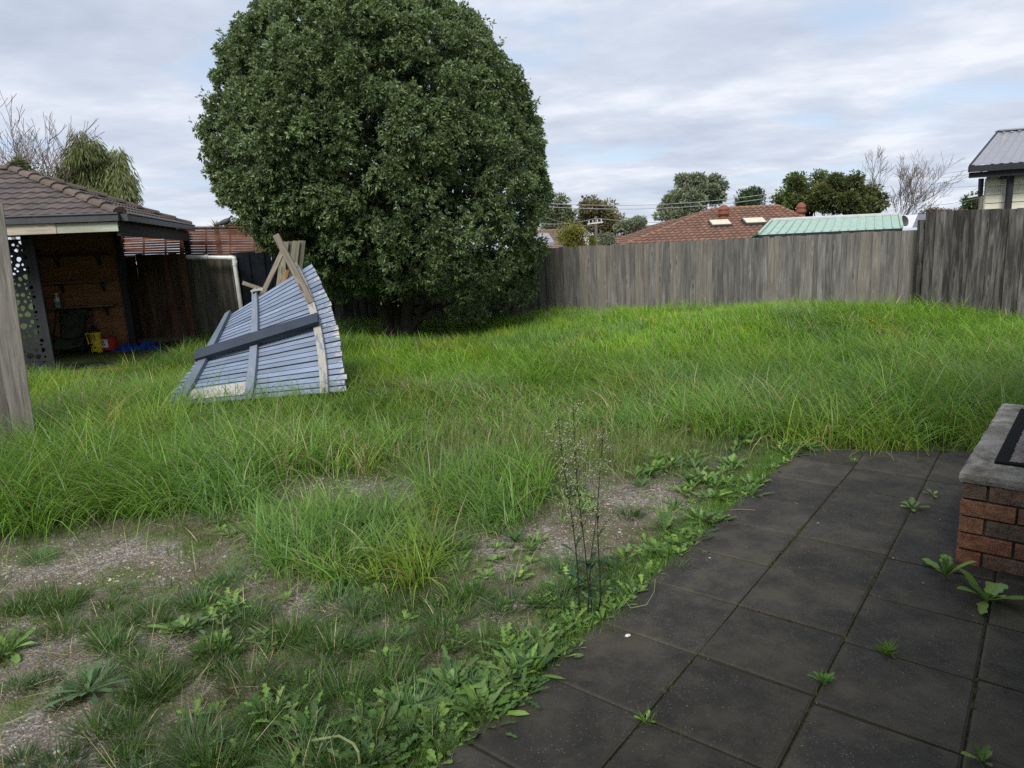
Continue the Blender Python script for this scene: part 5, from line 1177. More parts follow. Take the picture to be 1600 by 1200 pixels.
def big_tree():
    by = TREE_XY[1]; g = at(632, 500, by); bx = g.x; c = at(592, 236, by); root = thing('round_tree', (bx, by, 0), 'huge dense rounded dark green tree standing in front of the back fence', 'tree')
    R0 = 2.72; MAC = unit(150)
    PHI = np.radians([-180, -160, -130, -90, -60, -45, -30, -15, 0, 35, 60, 90, 120, 145, 180]); SIL = np.array([1.02, .97, .87, .92, 1.22, 1.30, 1.15, 1.08, 1.02, .96, .94, .925, .96, 1.01, 1.02])
    def radius(d):
        """crown radius by direction, measured from the outline of the tree, with domed masses of growth"""
        x, y, z = d[:, 0], d[:, 1], d[:, 2]; s_ = np.interp(np.arctan2(z, x), PHI, SIL); r = R0*(1+(s_-1)*np.sqrt(x*x+z*z))
        ang = np.arccos(np.clip((d@MAC.T).max(1), -1, 1)); dome = np.sqrt(np.clip(1-(ang/.27)**2, 0, 1))
        az = np.arctan2(y, x); el = np.arcsin(np.clip(z, -1, 1)); b = vnoise(az*2+20, el*2+20, 1.5, 51)-.5; b2 = vnoise(az*2+20, el*2+20, 4.0, 52)-.5
        return r*(.915+.105*dome+.06*b+.05*b2)
    # clumps spread over the crown, each a ball of leaf whorls
    K = 2300; d = unit(K); d = d[(d[:, 1] < .55)|(rng.uniform(0, 1, len(d)) < .55)]; dep = np.where(rng.uniform(0, 1, len(d)) < .47, rng.uniform(-.02, .05, len(d)), rng.uniform(.12, .4, len(d)))
    rr = radius(d)*(1-dep); CC = np.array(c)+d*rr[:, None]; zmin = np.interp(CC[:, 0]-c[0], [-3, -1.2, -.2, .4, 1.0, 1.5, 3], [1.45, 1.15, .95, 1.2, .9, .3, .5]); ok = CC[:, 2] > zmin; CC, d, dep = CC[ok], d[ok], dep[ok]; K = len(CC)
    nr = np.where(dep < .07, 34, 15); idx = np.repeat(np.arange(K), nr); m = len(idx); u = unit(m); u = u+d[idx]*.65+np.array([0, 0, .22]); u /= np.linalg.norm(u, axis=1)[:, None]
    cr = rng.uniform(.17, .29, K); P = CC[idx]+u*(cr[idx]*rng.uniform(.55, 1.05, m))[:, None]; P[:, 2] = np.maximum(P[:, 2], .18)
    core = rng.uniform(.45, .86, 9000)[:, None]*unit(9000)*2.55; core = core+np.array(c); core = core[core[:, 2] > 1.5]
    # some whorls straggle outside as shoots
    ctone = np.exp(rng.normal(0, .2, K))
    nl = 11; j = np.repeat(np.arange(m), nl); n = len(j); ph = np.tile(np.arange(nl), m)*2.4; ax = u[j]; t1 = np.cross(ax, np.array([.3, .1, 1.0])); t1 /= np.linalg.norm(t1, axis=1)[:, None]; t2 = np.cross(ax, t1)
    spread = rng.uniform(.5, 1.35, n); dirv = ax*np.cos(spread)[:, None]+(t1*np.cos(ph)[:, None]+t2*np.sin(ph)[:, None])*np.sin(spread)[:, None]
    col = pick(n, [(.095, .145, .065), (.12, .175, .075), (.075, .115, .058), (.15, .205, .085)], .16)*ctone[idx][j][:, None]
    outer_pale = (rng.uniform(0, 1, n) < .22)&((u[j]*d[idx][j]).sum(1) > .35); col[outer_pale] = pick(int(outer_pale.sum()), [(.19, .26, .10), (.22, .28, .11)], .1)  # a share of the outward-facing leaves gets a paler green
    V, F, S_, C = leaf_quads(P[j]+rng.normal(0, .012, (n, 3)), dirv, rng.uniform(.05, .08, n), rng.uniform(.022, .033, n), col, .1)
    # shoots that break the outline
    ns = 620; d2 = unit(ns); r2 = radius(d2); B = np.array(c)+d2*(r2*.99)[:, None]; sh = []; sc = []
    for k in range(ns):
        if B[k, 2] < .6: continue
        L = rng.uniform(.12, .42); a = d2[k]*.7+np.array([0, 0, .55])+rng.normal(0, .2, 3); a /= np.linalg.norm(a); q = int(L*85); f = rng.uniform(0, 1, q); sh.append(B[k]+a*(f*L)[:, None]+rng.normal(0, .02, (q, 3))); dd = unit(q)*.9+a; sc.append(dd/np.linalg.norm(dd, axis=1)[:, None])
    sh = np.concatenate(sh); sc = np.concatenate(sc); q = len(sh)
    p2 = leaf_quads(sh, sc, rng.uniform(.05, .085, q), rng.uniform(.022, .032, q), pick(q, [(.11, .165, .07), (.14, .19, .08)], .16), .1)
    q = len(core); p3 = leaf_quads(core, unit(q), rng.uniform(.12, .2, q), rng.uniform(.08, .12, q), pick(q, [(.035, .06, .025)], .16), .1)  # core leaves coloured darker: inner shade of the crown painted in
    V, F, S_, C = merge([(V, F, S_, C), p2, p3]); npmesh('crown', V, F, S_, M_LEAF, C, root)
    b = MB(); base = Vector((bx, by, -.1)); R = random.Random(3)
    stems = []
    for k, (tx, tz, dy, r) in enumerate(((-1.3, 3.0, -.5, .10), (-.5, 3.6, .3, .13), (.15, 3.8, -.3, .13), (.85, 2.8, .2, .11), (1.5, 2.1, -.4, .09), (-.9, 2.2, .8, .08))):
        o = Vector((R.uniform(-.28, .28), R.uniform(-.12, .12), 0)); p, rr_ = limbs(base+o, base+Vector((tx, dy, tz)), r, r*.4, 9, .12, k); b.tube(p, rr_, 9); stems.append((p, r))
    b.build('trunk', M_BARK, root, smooth=True)
    for k in range(46):
        p, r = stems[k % 6]; i = R.randint(2, 9); a = p[i]; dv = Vector(unit(1)[0]); dv.z = abs(dv.z)*.5-.1; e = a+dv*R.uniform(.9, 1.8)
        if e.z < .3: e.z = .5
        q, rr_ = limbs(a, e, .03, .008, 6, .1, 100+k); bb = MB(); bb.tube(q, rr_, 5); bb.build('branch', M_BARK, root)
big_tree()

def tree(name, box, Y, label, cat='tree', cols=None, lobes=None, leaf=.12, n=9000, ground=-1.9, dens=1.0, clump=.16, droop=0.0, group=None, trunk=True, seed=0, stringy=0.0):
    """background tree filling a photo box at depth Y; lobes = list of (cx, cy, rx, ry) in box fractions"""
    x0, y0, x1, y1 = box; A = at(x0, y1, Y); B = at(x1, y0, Y); W = B.x-A.x; H = B.z-A.z; base = Vector(((A.x+B.x)/2, Y, ground)); root = thing(name, tuple(base), label, cat, group)
    lobes = lobes or [(.5, .55, .5, .48)]; R = random.Random(seed); parts = []; tot = sum(l[2]*l[3] for l in lobes); tips = []
    for (cx, cy, rx, ry) in lobes:
        k = max(8, int(70*rx*ry/tot*dens)); cen = np.array([A.x+W*cx, Y+W*(R.random()-.5)*.3, A.z+H*cy]); ext = np.array([W*rx, W*min(rx, .45)*1.0, H*ry])
        d = unit(k); C0 = cen+d*ext*rng.uniform(.35, .92, (k, 1)); cs = clump*min(W, H)*1.0; tips += [Vector(q) for q in C0[:9]]
        q = int(n*rx*ry/tot/k); j = np.repeat(np.arange(k), q); m = len(j); u = unit(m); P = C0[j]+u*(cs*rng.uniform(.4, 1.1, m)*rng.uniform(.7, 1.3, k)[j])[:, None]*np.array([1.15, 1.15, .75])
        if stringy: P[:, 2] -= rng.uniform(0, stringy, m)*H*.15
        ax = u+np.array([0, 0, .2-droop*2]); ax /= np.linalg.norm(ax, axis=1)[:, None]; col = pick(m, cols, .16)*np.exp(rng.normal(0, .18, k))[j][:, None]
        parts.append(leaf_quads(P, ax, leaf*rng.uniform(.7, 1.3, m)*(1+1.2*droop), leaf*rng.uniform(.35, .6, m)*(1-.5*droop), col, .1))
    V, F, S_, C = merge(parts); npmesh('crown', V, F, S_, M_LEAF, C, root)
    if trunk:
        b = MB(); top = Vector((base.x, Y, A.z+H*.45)); r = W*.028+.05; p, rr = limbs(base, top, r*1.3, r*.6, 8, W*.03, seed); b.tube(p, rr, 8)
        for t in tips[:26]:
            i = R.randint(3, 8); q, r2 = limbs(p[i], t, r*.4, r*.08, 5, W*.04, R.randint(0, 999)); b.tube(q, r2, 5)
        b.build('trunk', M_BARK if name != 'gum_tree' else M_TWIG, root)
    return root
OLV = [(.12, .14, .055), (.16, .165, .07), (.09, .11, .048)]; DGR = [(.07, .105, .045), (.09, .13, .052), (.055, .085, .04)]; GUM = [(.21, .24, .16), (.26, .29, .2), (.16, .19, .12)]
tree('garden_tree', (848, 308, 897, 385), 62, 'rounded olive-green tree just right of the big round tree, beyond the fence', cols=OLV+GUM, n=7000, leaf=.28, seed=1)
tree('garden_tree', (900, 307, 976, 385), 60, 'broad olive-brown tree behind the utility pole', cols=[(.16, .145, .07), (.12, .125, .055), (.2, .165, .085)], n=9000, leaf=.28, lobes=[(.4, .6, .4, .4), (.68, .5, .32, .4), (.3, .8, .2, .2)], seed=2, clump=.13)
tree('yellow_bush', (871, 344, 918, 396), 40, 'yellow-olive conical bush low beyond the fence near the utility pole', 'bush', cols=[(.2, .2, .04), (.25, .24, .05), (.16, .17, .04)], n=8000, leaf=.11, lobes=[(.5, .45, .48, .5)], seed=3)
tree('garden_bush', (921, 366, 930, 392), 33, 'slim yellow-green shrub left of the utility pole', 'bush', cols=[(.15, .17, .03), (.19, .2, .04)], n=1800, leaf=.08, seed=4, trunk=False)
tree('garden_bush', (933, 360, 960, 392), 36, 'grey-green loose shrub right of the utility pole base', 'bush', cols=GUM, n=3500, leaf=.1, seed=5, trunk=False)
tree('flowering_bush', (961, 336, 1012, 370), 45, 'pale silvery grey-green bush at the left of the brown tiled roofs', 'bush', cols=[(.20, .23, .15), (.28, .30, .22), (.13, .16, .09)], n=7000, leaf=.14, lobes=[(.35, .45, .35, .45), (.7, .6, .3, .35)], seed=6)
tree('gum_tree', (1026, 262, 1136, 350), 70, 'tall airy gum tree rising behind the brown tiled roofs', cols=GUM, n=17000, leaf=.30, lobes=[(.44, .70, .20, .26), (.72, .66, .24, .24), (.24, .40, .17, .22), (.50, .36, .24, .30), (.86, .50, .13, .2), (.1, .17, .1, .12), (.32, .12, .2, .1)], clump=.085, dens=1.7, seed=7)
tree('garden_tree', (1149, 293, 1192, 340), 80, 'small dark rounded tree above the brown roof, next to the terracotta vent', cols=DGR, n=6000, leaf=.3, seed=8)
tree('large_bush', (1216, 266, 1322, 345), 47, 'left part of the big dense green bushes above the pale green shed roof', 'bush', cols=[(.11, .15, .05), (.15, .19, .06), (.085, .12, .042)], n=20000, leaf=.19, lobes=[(.28, .55, .27, .38), (.62, .45, .38, .40), (.2, .85, .10, .16), (.1, .35, .14, .25), (.55, .82, .09, .16), (.9, .5, .2, .42)], clump=.12, dens=1.4, seed=9)
tree('large_bush', (1285, 270, 1380, 345), 45, 'right part of the big dense green bushes, in front of the bare tree', 'bush', cols=[(.085, .12, .04), (.12, .145, .05), (.07, .095, .036), (.16, .15, .06)], n=20000, leaf=.19, lobes=[(.35, .55, .36, .40), (.7, .35, .34, .35), (.2, .82, .1, .2), (.5, .88, .08, .14), (.0, .5, .2, .4), (.85, .6, .1, .15)], clump=.12, dens=1.4, seed=10)
tree('hedge', (1432, 316, 1512, 352), 50, 'brownish autumn hedge low beyond the fence near the cream house', 'hedge', cols=[(.15, .10, .05), (.11, .10, .05), (.19, .14, .08)], n=6000, leaf=.16, lobes=[(.3, .4, .3, .4), (.7, .4, .3, .3)], seed=11, trunk=False)
tree('garden_tree', (1500, 298, 1560, 350), 55, 'dark green rounded tree just left of the cream clad house', cols=DGR, n=7000, leaf=.22, lobes=[(.4, .5, .4, .5), (.75, .5, .3, .4)], seed=12)
tree('weeping_tree', (94, 190, 204, 338), 24, 'olive-green weeping tree above the shelter roof', cols=[(.15, .18, .065), (.19, .21, .075), (.11, .14, .05)], n=14000, leaf=.11, lobes=[(.45, .78, .2, .2), (.32, .5, .27, .25), (.66, .56, .24, .26), (.16, .58, .15, .14), (.8, .33, .18, .26), (.45, .3, .2, .15)], clump=.09, dens=1.8, droop=.8, seed=13, stringy=1.0)
tree('garden_bush', (352, 341, 400, 372), 30, 'light green bush tip beyond the lattice screen, left of the big tree', 'bush', cols=[(.12, .15, .06), (.16, .19, .08)], n=3500, leaf=.1, seed=14, trunk=False)
def palm():
    t = at(337, 345, 28); root = thing('palm_tree', (t.x, 28, -1.9), 'small palm top peeking over the lattice screen', 'palm'); n = 60; az = rng.uniform(0, 6.3, n); P = np.tile([[t.x, 28, t.z-.35]], (n, 1))
    v = blades(P, rng.uniform(.35, .62, n), np.full(n, .05), az, rng.uniform(0, 1.1, n), rng.uniform(.3, 1.1, n), pick(n, [(.13, .15, .06), (.18, .19, .09)], .15), 4); npmesh('fronds', *v[:3], M_WEED, v[3], root)
    b = MB(); b.tube([(t.x, 28, -1.9), (t.x, 28, t.z-.3)], [.13, .1], 8); b.build('trunk', M_BARK, root)
palm()
def bare_tree(name, foot, H, label, seed, lean=0.0, r0=.1, spread=.5, levels=6, m_=None, upw=.25, kids=3, decay=.74):
    root = thing(name, tuple(foot), label, 'tree'); R = random.Random(seed); b = MB(); bt = MB(); cnt = [0]
    def grow(p, d, L, r, lv):
        cnt[0] += 1; n = 4 if lv < 3 else 3; pts = [p]; dd = Vector(d)
        for i in range(n): dd = (dd+Vector((R.gauss(0, .11), R.gauss(0, .11), R.gauss(0, .06)+upw*.12))).normalized(); pts.append(pts[-1]+dd*L/n)
        (bt if lv == 0 else b).tube(pts, [max(.0075 if H < 11 else .010, r*(1-.38*i/n)) for i in range(n+1)], 7 if lv < 2 else 3, False)
        if lv >= levels: return
        nk = kids+(1 if lv in (1, 2) else 0)
        for k in range(nk):
            i = n if k == 0 else R.randint(max(1, n-2) if lv == 0 else 1, n); ax = Vector(unit(1)[0]); nd = (dd+ax*(spread if k else spread*.35)+Vector((0, 0, upw*.5))).normalized(); grow(pts[i], nd, L*decay*R.uniform(.75, 1.15), r*(.62 if k == 0 else .46), lv+1)
    grow(Vector(foot), Vector((lean, 0, 1)), H*.30, r0, 0)
    bt.build('trunk', m_ or M_TWIG, root); b.build('branches', m_ or M_TWIG, root)
f = at(1412, 345, 50); bare_tree('bare_tree', (f.x, 50, -1.9), 11.4, 'leafless grey tree beyond the green shed roof', 12, 0, .17, .74, 6, upw=.34, kids=3, decay=.74)
f = at(34, 300, 23); bare_tree('bare_tree', (f.x, 23, -.5), 8.8, 'tall leafless twiggy tree above the shelter roof at the far left', 12, .0, .13, .80, 6, mat('pinkish_twig', (.20, .155, .14), .9), upw=.36, kids=3, decay=.78)
f = at(-75, 300, 24); bare_tree('bare_tree', (f.x, 24, -.5), 7.6, 'leafless tree cut by the left edge of the picture', 17, .05, .10, .55, 6, bpy.data.materials['pinkish_twig'], kids=3, decay=.78)
tree('creeper_bush', (-30, 235, 62, 300), 21.5, 'thin olive creeper foliage climbing the leafless tree above the shelter', 'bush', cols=[(.12, .13, .05), (.09, .11, .04)], n=2600, leaf=.09, lobes=[(.3, .3, .3, .3), (.7, .5, .2, .4), (.9, .2, .1, .2)], clump=.1, seed=21, trunk=False)

# ------------------------------------------------------------------ houses beyond the fence
def brown_house():
    root = thing('tiled_house', at(1150, 400, 38), 'house with red-brown tiled hip roof and two skylights beyond the fence', 'house')
    r0 = at(1116, 329, 38); r1 = at(1216, 319, 38); r1.z = r0.z = (r0.z+r1.z)/2
    E0 = at(936, 398, 32.5); E1 = at(1345, 398, 32.5); z = min(E0.z, E1.z); z = E0.z
    E0 = Vector((E0.x, 32.6, z)); E1 = Vector((E1.x-.2, 32.6, z)); E2 = Vector((E1.x, 43.5, z)); E3 = Vector((E0.x, 43.5, z))
    hip_roof([E0, E1, E2, E3], (r0, r1), root, M_TILE_R, mat('orange_ridge_cap', (.27, .15, .105), .8), .3, .36, lift=.07, amp=.05)
    b = MB(); c = (E0+E1+E2+E3)/4; b.box((c.x, c.y, (z-1.9)/2), ((E1-E0).length-1, 9.9, z+1.9)); b.build('walls', M_TILE_T, root)
    # skylights: frames on the slope
    a = r0-E0; ud = Vector((1, 0, 0)); vd = Vector((0, r0.y-E0.y, r0.z-z)).normalized(); n = ud.cross(vd); n = n if n.z > 0 else -n
    def on(px, py):
        d = ray(px, py); o = Vector((0, 0, CH)); t = (E0-o).dot(n)/d.dot(n); return o+d*t
    for k, (p, q) in enumerate((((1110, 357), (1139, 348)), ((1163, 354), (1193, 345)))):
        A = on(p[0], p[1]); B = on(q[0], q[1]); cc = (A+B)/2+n*.14; rot = Matrix((ud, vd, n)).transposed()
        wd = abs((B-A).dot(ud))*.82; hd = abs((B-A).dot(vd))*.95
        fr = MB(); fr.box(cc-n*.04, (wd+.12, hd+.12, .16), rot); f_ = fr.build('skylight', M_GUTTER, root); g = MB(); g.box(cc+n*.05, (wd, hd, .03), rot); g.build('pane', M_GLASS, f_)
    def vent(px, py, r, h):
        p = at(px, py, 36.6); v = MB(); v.lathe(p-Vector((0, 0, h)), [(r*.75, -.3), (r*.75, h*.3), (r*1.1, h*.35), (r*1.1, h*.5), (r*.9, h*.55), (r*1.05, h*.7), (r*.6, h*.95), (r*.1, h)], 14); v.build('roof_vent', M_TERRA, root)
    vent(1131, 320, .26, .75); vent(1252, 316, .24, .80)
brown_house()
def far_roof(pts, Y, m_, label, name='tiled_house', back=9, zb=-1.9):
    """simple gabled/hipped house farther away: left eave, ridge ends, right eave in photo pixels"""
    (e0, r0, r1, e1) = pts; E0 = at(*e0, Y); E1 = at(*e1, Y); R0 = at(*r0, Y+back/2); R1 = at(*r1, Y+back/2); z = E0.z; E1.z = z; R1.z = R0.z
    root = thing(name, (( E0.x+E1.x)/2, Y+back/2, zb), label, 'house')
    hip_roof([E0, E1, E1+Vector((0, back, 0)), E0+Vector((0, back, 0))], (R0, R1), root, m_, m_, .33, .36, lift=.05, amp=.05, seg=3)
    b = MB(); b.box(((E0.x+E1.x)/2, Y+back/2, (z+zb)/2), (E1.x-E0.x-.8, back-.8, z-zb)); b.build('walls', M_RENDER, root)
far_roof(((893, 400), (1050, 344), (1110, 338), (1220, 400)), 47, M_TILE_B, 'duller brown tiled roof showing left of the skylight roof, farther back', back=10)
far_roof(((950, 385), (1000, 354), (1035, 352), (1075, 385)), 62, M_TILE_T, 'small tan tiled roof between the silvery bush and the brown roofs', back=8)
far_roof(((800, 395), (835, 361), (885, 361), (925, 395)), 50, M_TILE_T, 'tan roof right beside the big round tree, beyond the fence', back=8)
def flat_bits():
    # dark flat roof edge at the left end of the fence
    root = thing('dark_shed', at(855, 385, 24), 'low dark shed roof just over the fence beside the big round tree', 'shed'); b = MB(); a = at(815, 380, 23); e = at(866, 378, 23); q = Vector((0, 3, .35)); b.add([a, e, e+q, a+q, a-Vector((0, 0, .1)), e-Vector((0, 0, .1))], [(0, 1, 2, 3), (4, 5, 1, 0)])
    b.build('roof', M_STEELROOF, root); w = MB(); w.box(((a.x+e.x)/2, 24.5, (a.z-1.2)/2-.1), (e.x-a.x-.1, 2.9, a.z+1.0)); w.build('walls', M_DARK, root)
    # pale green steel shed
    A = at(1186, 366, 15.5); B = at(1409, 357.5, 15.5); C_ = at(1405, 335.5, 17.3); D = at(1206, 345.5, 17.3); A.z = B.z = (A.z+B.z)/2; C_.z = D.z = (C_.z+D.z)/2; root = thing('green_shed', ((A.x+B.x)/2, 17, -.6), 'garden shed with pale green ribbed steel roof behind the back fence', 'shed')
    b = MB(); b.add([A, B, C_, D], [(0, 1, 2, 3)]); o = b.build('roof_sheet', M_GREENROOF, root)
    n = (B-A).cross(D-A).normalized(); n = n if n.z > 0 else -n; r = MB()
    for k in range(1, 16):
        f = k/16; p = A.lerp(B, f)+n*.018; q = D.lerp(C_, f)+n*.018; r.beam(p, q, .028, .035, n)
    r.build('roof_ribs', M_GREENROOF, root)
    rc = MB(); rc.beam(D+n*.03, C_+n*.03, .09, .05, n); rc.build('ridge_cap', M_WHITEROOF, root); sd_ = MB(); sd_.beam(B+n*.03, C_+n*.03, .05, .05, n); sd_.build('barge_cap', M_GREENROOF, root); sd_ = MB(); sd_.beam(A+n*.03, D+n*.03, .05, .05, n); sd_.build('barge_cap', M_GREENROOF, root)
    fs = MB(); fs.beam(A-Vector((0, .01, .05)), B-Vector((0, .01, .05)), .10, .05, (0, -1, 0)); fs.build('gutter', M_DARK, root)
    w = MB(); w.box(((A.x+B.x)/2, 17.2, (A.z-.7)/2), (B.x-A.x-.15, 3.3, A.z+.55)); w.build('walls', M_GREENROOF, root)
    o2 = MB(); o2.add([D, C_, C_+Vector((0, 1.7, -.45)), D+Vector((0, 1.7, -.45))], [(0, 1, 2, 3)]); o2.build('rear_roof_sheet', M_GREENROOF, root)
    # white roof with dark panel and dish
    root = thing('white_roof_shed', at(1428, 360, 21), 'white steel roof with a dark grey panel between the green shed and the taller fence', 'shed')
    a, b_, c, d = at(1403, 356, 20.5), at(1455, 355, 20.5), at(1462, 333, 23), at(1404, 337, 23); m1, m2 = a.lerp(b_, .42), d.lerp(c, .52)
    w = MB(); w.add([a, m1, m2, d], [(0, 1, 2, 3)]); w.build('white_sheet', M_WHITEROOF, root); w = MB(); w.add([m1+Vector((.01, 0, 0)), b_, c, m2+Vector((.01, 0, 0))], [(0, 1, 2, 3)]); w.build('dark_panel', M_STEELROOF if 0 else mat('dull_grey_panel', (.13, .13, .145), .5), root)
    w = MB(); w.box(((a.x+b_.x)/2, 21.9, (a.z-1.9)/2), (1.0, 2.4, a.z+1.7)); w.build('walls', M_WHITEROOF, root)
    p = at(1411, 346, 20.2); s_ = MB(); s_.lathe((0, 0, 0), [(.001, 0), (.06, .006), (.12, .025), (.16, .05), (.155, .055), (.11, .03), (.001, .008)], 18); dish = s_.build('satellite_dish', M_GUTTER, None); dish.matrix_world = Matrix.Translation(p) @ Matrix.Rotation(radians(75), 4, 'X') @ Matrix.Rotation(radians(20), 4, 'Y'); tag(dish, 'small round grey satellite dish at the right end of the green shed roof', 'satellite dish')
    m_ = MB(); m_.tube([p+Vector((0, .05, 0)), p+Vector((0, .1, -.5))], .015, 6); mm = m_.build('mast', M_GUTTER); mm.parent = dish; mm.matrix_parent_inverse = dish.matrix_world.inverted()
    # thin antenna mast
    b = MB(); p = at(1408, 356, 19); q = at(1410, 309, 19); b.tube([p, q], .012, 6); root = tag(b.build('antenna_mast', M_WHITEROOF), 'thin upright mast with a slanting stay above the right end of the green roof', 'mast'); b = MB(); b.tube([at(1409, 322, 19), at(1380, 333, 19)], .009, 5); b.build('stay', M_WHITEROOF, root)
flat_bits()
def cream_house():
    root = thing('clad_house', at(1570, 330, 15.5), 'cream weatherboard house with grey steel roof at the right edge, beyond the fence', 'house')
    Y = 15.0; eL = at(1515, 259, Y-.5); dx = Vector((1, -.30, 0)).normalized(); eR = eL+dx*5; rd = Vector((.86, 1, 0)).normalized()
    rL = at(1533, 208, Y+2.6); rL = eL+rd*((rL.y-eL.y)/rd.y)+Vector((0, 0, rL.z-eL.z)); off = rL-eL
    vs = []; fs = []; n = 120; b = MB()
    for i in range(n+1):
        o = .012*(1 if (i % 4) in (1, 2) else -1); p = eL+dx*(i*5/n)+Vector((0, 0, o)); vs += [p, p+off]
    fs = [(2*i, 2*i+2, 2*i+3, 2*i+1) for i in range(n)]; b.add(vs, fs); b.build('roof_sheet', M_STEELROOF, root)
    b = MB(); b.beam(rL+Vector((0, 0, .03)), rL+dx*5+Vector((0, 0, .03)), .26, .03, (0, 0, 1)); b.build('ridge_cap', M_STEELROOF, root)
    b = MB(); k = Vector((0, 0, -.02)); b.add([rL+k, rL+dx*5+k, rL+dx*5+off.normalized()*0+rd*2.5+Vector((0, 0, -off.z)), rL+rd*2.5+Vector((0, 0, -off.z))], [(0, 1, 2, 3)]); b.build('rear_roof_sheet', M_STEELROOF, root)
    b = MB(); b.beam(eL-Vector((0, 0, .07))-rd*.06, eR-Vector((0, 0, .07))-rd*.06, .12, .1, (0, 1, 0)); b.build('gutter', M_DARK, root)
    b = MB(); b.beam(eL-Vector((0, 0, .19))+rd*.02, eR-Vector((0, 0, .19))+rd*.02, .11, .03, (0, 1, 0)); b.build('fascia', M_DARK, root)
    b = MB(); b.beam(eL-Vector((0, 0, .05)), rL-Vector((0, 0, .05)), .14, .03, dx); b.build('barge_board', M_DARK, root)
    # wall of boards
    wx = at(1541, 300, Y-.2); W0 = Vector((wx.x, Y-.2, 0)); b = MB(); z = eL.z-.24; k = 0
    while z > -1.2:
        c = W0+dx*.0; b.beam((c.x, c.y, z-.085), (c.x+dx.x*4.5, c.y+dx.y*4.5, z-.085), .182, .016, (0, -1, .12), .5); z -= .17; k += 1
    b.build('weatherboards', M_CLAD, root)
    b = MB(); b.beam(W0+Vector((.02, .02, -1)), W0+Vector((.02, .02, eL.z-.24)), .07, .05, (0, -1, 0)); b.build('corner_board', M_CLAD, root)
    b = MB(); q = W0+rd*2.6; b.add([W0+Vector((0, .03, -1)), q+Vector((0, 0, -1)), q+Vector((0, 0, eL.z+off.z-.1)), W0+Vector((0, .03, eL.z-.1))], [(0, 1, 2, 3)]); b.build('side_wall', M_CLAD, root)
    b = MB(); e = W0+Vector((-.04, .12, eL.z-.24)); b.add([e+Vector((-.07, 0, 0)), e, e+Vector((0, 0, -.36)), e+Vector((-.05, 0, -.36))], [(0, 1, 2, 3)]); o = b.build('eave_bracket', M_DARK, root); s_ = o.modifiers.new('s', 'SOLIDIFY'); s_.thickness = .08
    b = MB(); a = at(1573, 262, Y-.35); e = at(1566, 335, Y-.15); b.beam((a.x, a.y, eL.z-.10), (a.x, a.y, eL.z-.28), .16, .13, (0, -1, 0)); b.build('rain_head', M_DARK, root)
    b = MB(); b.beam((a.x-.02, Y-.52, eL.z-.24), (a.x-.02, Y-.52, -1), .10, .08, (0, -1, 0)); b.build('downpipe', M_DARK, root)
    b = MB(); b.beam((a.x-.12, Y-.5, 1.9), (a.x+.08, Y-.5, 1.9), .03, .1, (0, -1, 0)); b.build('pipe_bracket', M_DARK, root)
cream_house()

# ------------------------------------------------------------------ power poles and wires
def pole(px, ytop, Y, cross_px, cross_y, label):
    t = at(px, ytop, Y); root = thing('power_pole', (t.x, Y, -1.9), label, 'pole'); b = MB(); b.tube([(t.x, Y, -1.9), t], [.16, .11], 8); b.build('post', M_TWIG, root)
    b = MB(); a = at(cross_px[0], cross_y[0], Y-.1); e = at(cross_px[1], cross_y[1], Y-.1); b.beam(a, e, .1, .1, (0, -1, 0)); b.build('crossarm', M_WHITEROOF, root)
    for f in (.1, .35, .65, .9): c = a.lerp(e, f); b = MB(); b.lathe(c+Vector((0, 0, .05)), [(.03, 0), (.05, .05), (.04, .1), (.06, .14), (.02, .2)], 8); b.build('insulator', M_WHITEROOF, root)
pole(931, 338, 56, (918, 942), (350, 347), 'grey power pole with a crossarm among the trees left of the brown roofs')
pole(1533, 306, 44, (1512, 1540), (308, 303), 'power pole with pale crossarm just left of the cream house')
def wire(x0, y0, Y0, x1, y1, Y1, sag, label, r=.02):
    r *= .62
    a, e = at(x0, y0, Y0), at(x1, y1, Y1); b = MB(); b.tube([a.lerp(e, i/24)-Vector((0, 0, sag*4*(i/24)*(1-i/24))) for i in range(25)], r, 4); tag(b.build('power_line', M_WIRE2), label, 'cable', 'power lines beyond the fence')
M_WIRE2 = mat('aluminium_cable', (.42, .43, .45), .5)
wire(780, 312, 52, 1240, 296, 60, .8, 'topmost overhead cable crossing in front of the tall gum tree', .035)
wire(780, 317, 52, 1240, 303, 60, .8, 'overhead cable running just below the topmost one by the gum tree', .035)
wire(780, 338, 50, 931, 341, 56, .5, 'overhead cable from behind the round tree to the top of the grey pole', .03)
wire(931, 341, 56, 1300, 318, 62, .9, 'overhead cable from the grey pole towards the small dark rounded tree', .03)
wire(830, 330, 42, 931, 352, 56, .3, 'slanting cable falling to the crossarm of the grey pole', .02)
wire(1440, 268, 60, 1620, 238, 16, .3, 'highest cable meeting the roof edge of the cream house', .013)
wire(1440, 274, 60, 1620, 246, 16, .3, 'second cable below the highest one at the cream house roof', .013)
wire(1430, 305, 60, 1518, 273, 16, .15, 'steep cable rising to the gutter corner of the cream house', .010)
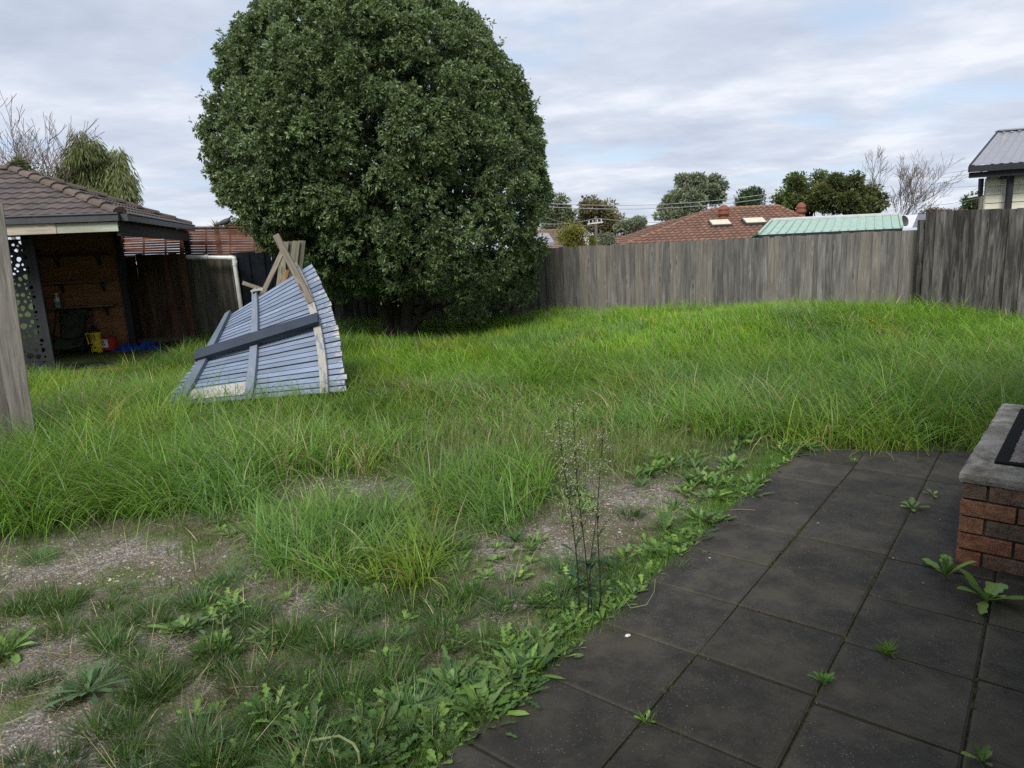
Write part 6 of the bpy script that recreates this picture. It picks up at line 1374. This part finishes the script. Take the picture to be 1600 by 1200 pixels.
wire(1440, 290, 60, 1545, 289, 15, .1, 'level cable reaching the wall of the cream house', .009)
wire(1490, 311, 50, 1545, 282, 15, .1, 'steep short cable from the hedge to the cream house wall', .008)
wire(1380, 312, 60, 1533, 308, 44, .5, 'low cable from the leafless tree to the pole beside the cream house', .02)

# ------------------------------------------------------------------ pigeons
def bird(p, heading, label, s_=1.0):
    """a pigeon: plump body, neck and head, tail, folded wings, legs"""
    prof = [(-.17, .006, .010, .02), (-.12, .016, .022, .028), (-.06, .034, .042, .045), (0, .046, .054, .062), (.05, .046, .054, .076), (.085, .036, .044, .098), (.10, .024, .028, .125), (.108, .021, .023, .145), (.122, .022, .022, .158), (.138, .014, .015, .156), (.150, .005, .005, .150), (.163, .002, .002, .146)]
    vs = []; fs = []; n = 10; c, s = cos(heading), sin(heading)
    for (x, ry, rz, z) in prof:
        for k in range(n): t = 2*pi*k/n; lx, ly, lz = x, ry*cos(t), z+rz*sin(t)+.03; vs.append(Vector(p)+Vector((lx*c-ly*s, lx*s+ly*c, lz))*s_)
    for i in range(len(prof)-1):
        for k in range(n): fs.append((i*n+k, i*n+(k+1) % n, (i+1)*n+(k+1) % n, (i+1)*n+k))
    fs += [tuple(range(n-1, -1, -1)), tuple((len(prof)-1)*n+k for k in range(n))]
    b = MB(); b.add(vs, fs)
    for ly in (-.018, .018):
        f = lambda x, y, z: Vector(p)+Vector((x*c-y*s, x*s+y*c, z))*s_
        b.tube([f(.02, ly, .06), f(.015, ly, .02), f(.02, ly, .002)], .004*s_, 5); b.tube([f(.0, ly, .003), f(.045, ly, .003)], .003*s_, 5)
    tag(b.build('pigeon', M_BIRD, smooth=True), label, 'bird')
M_BIRD = mat('slate_feathers', (.06, .065, .075), .6, var=.3)
q = at(352, 355, 14.62); bird((q.x, q.y, q.z+.0), .35, 'dark pigeon perched on the lattice screen top rail', 1.15)
q = at(276, 349.5, 13.6); bird((q.x, q.y, q.z-.04), 2.6, 'small dark bird standing on the right slope of the shelter roof', .7)
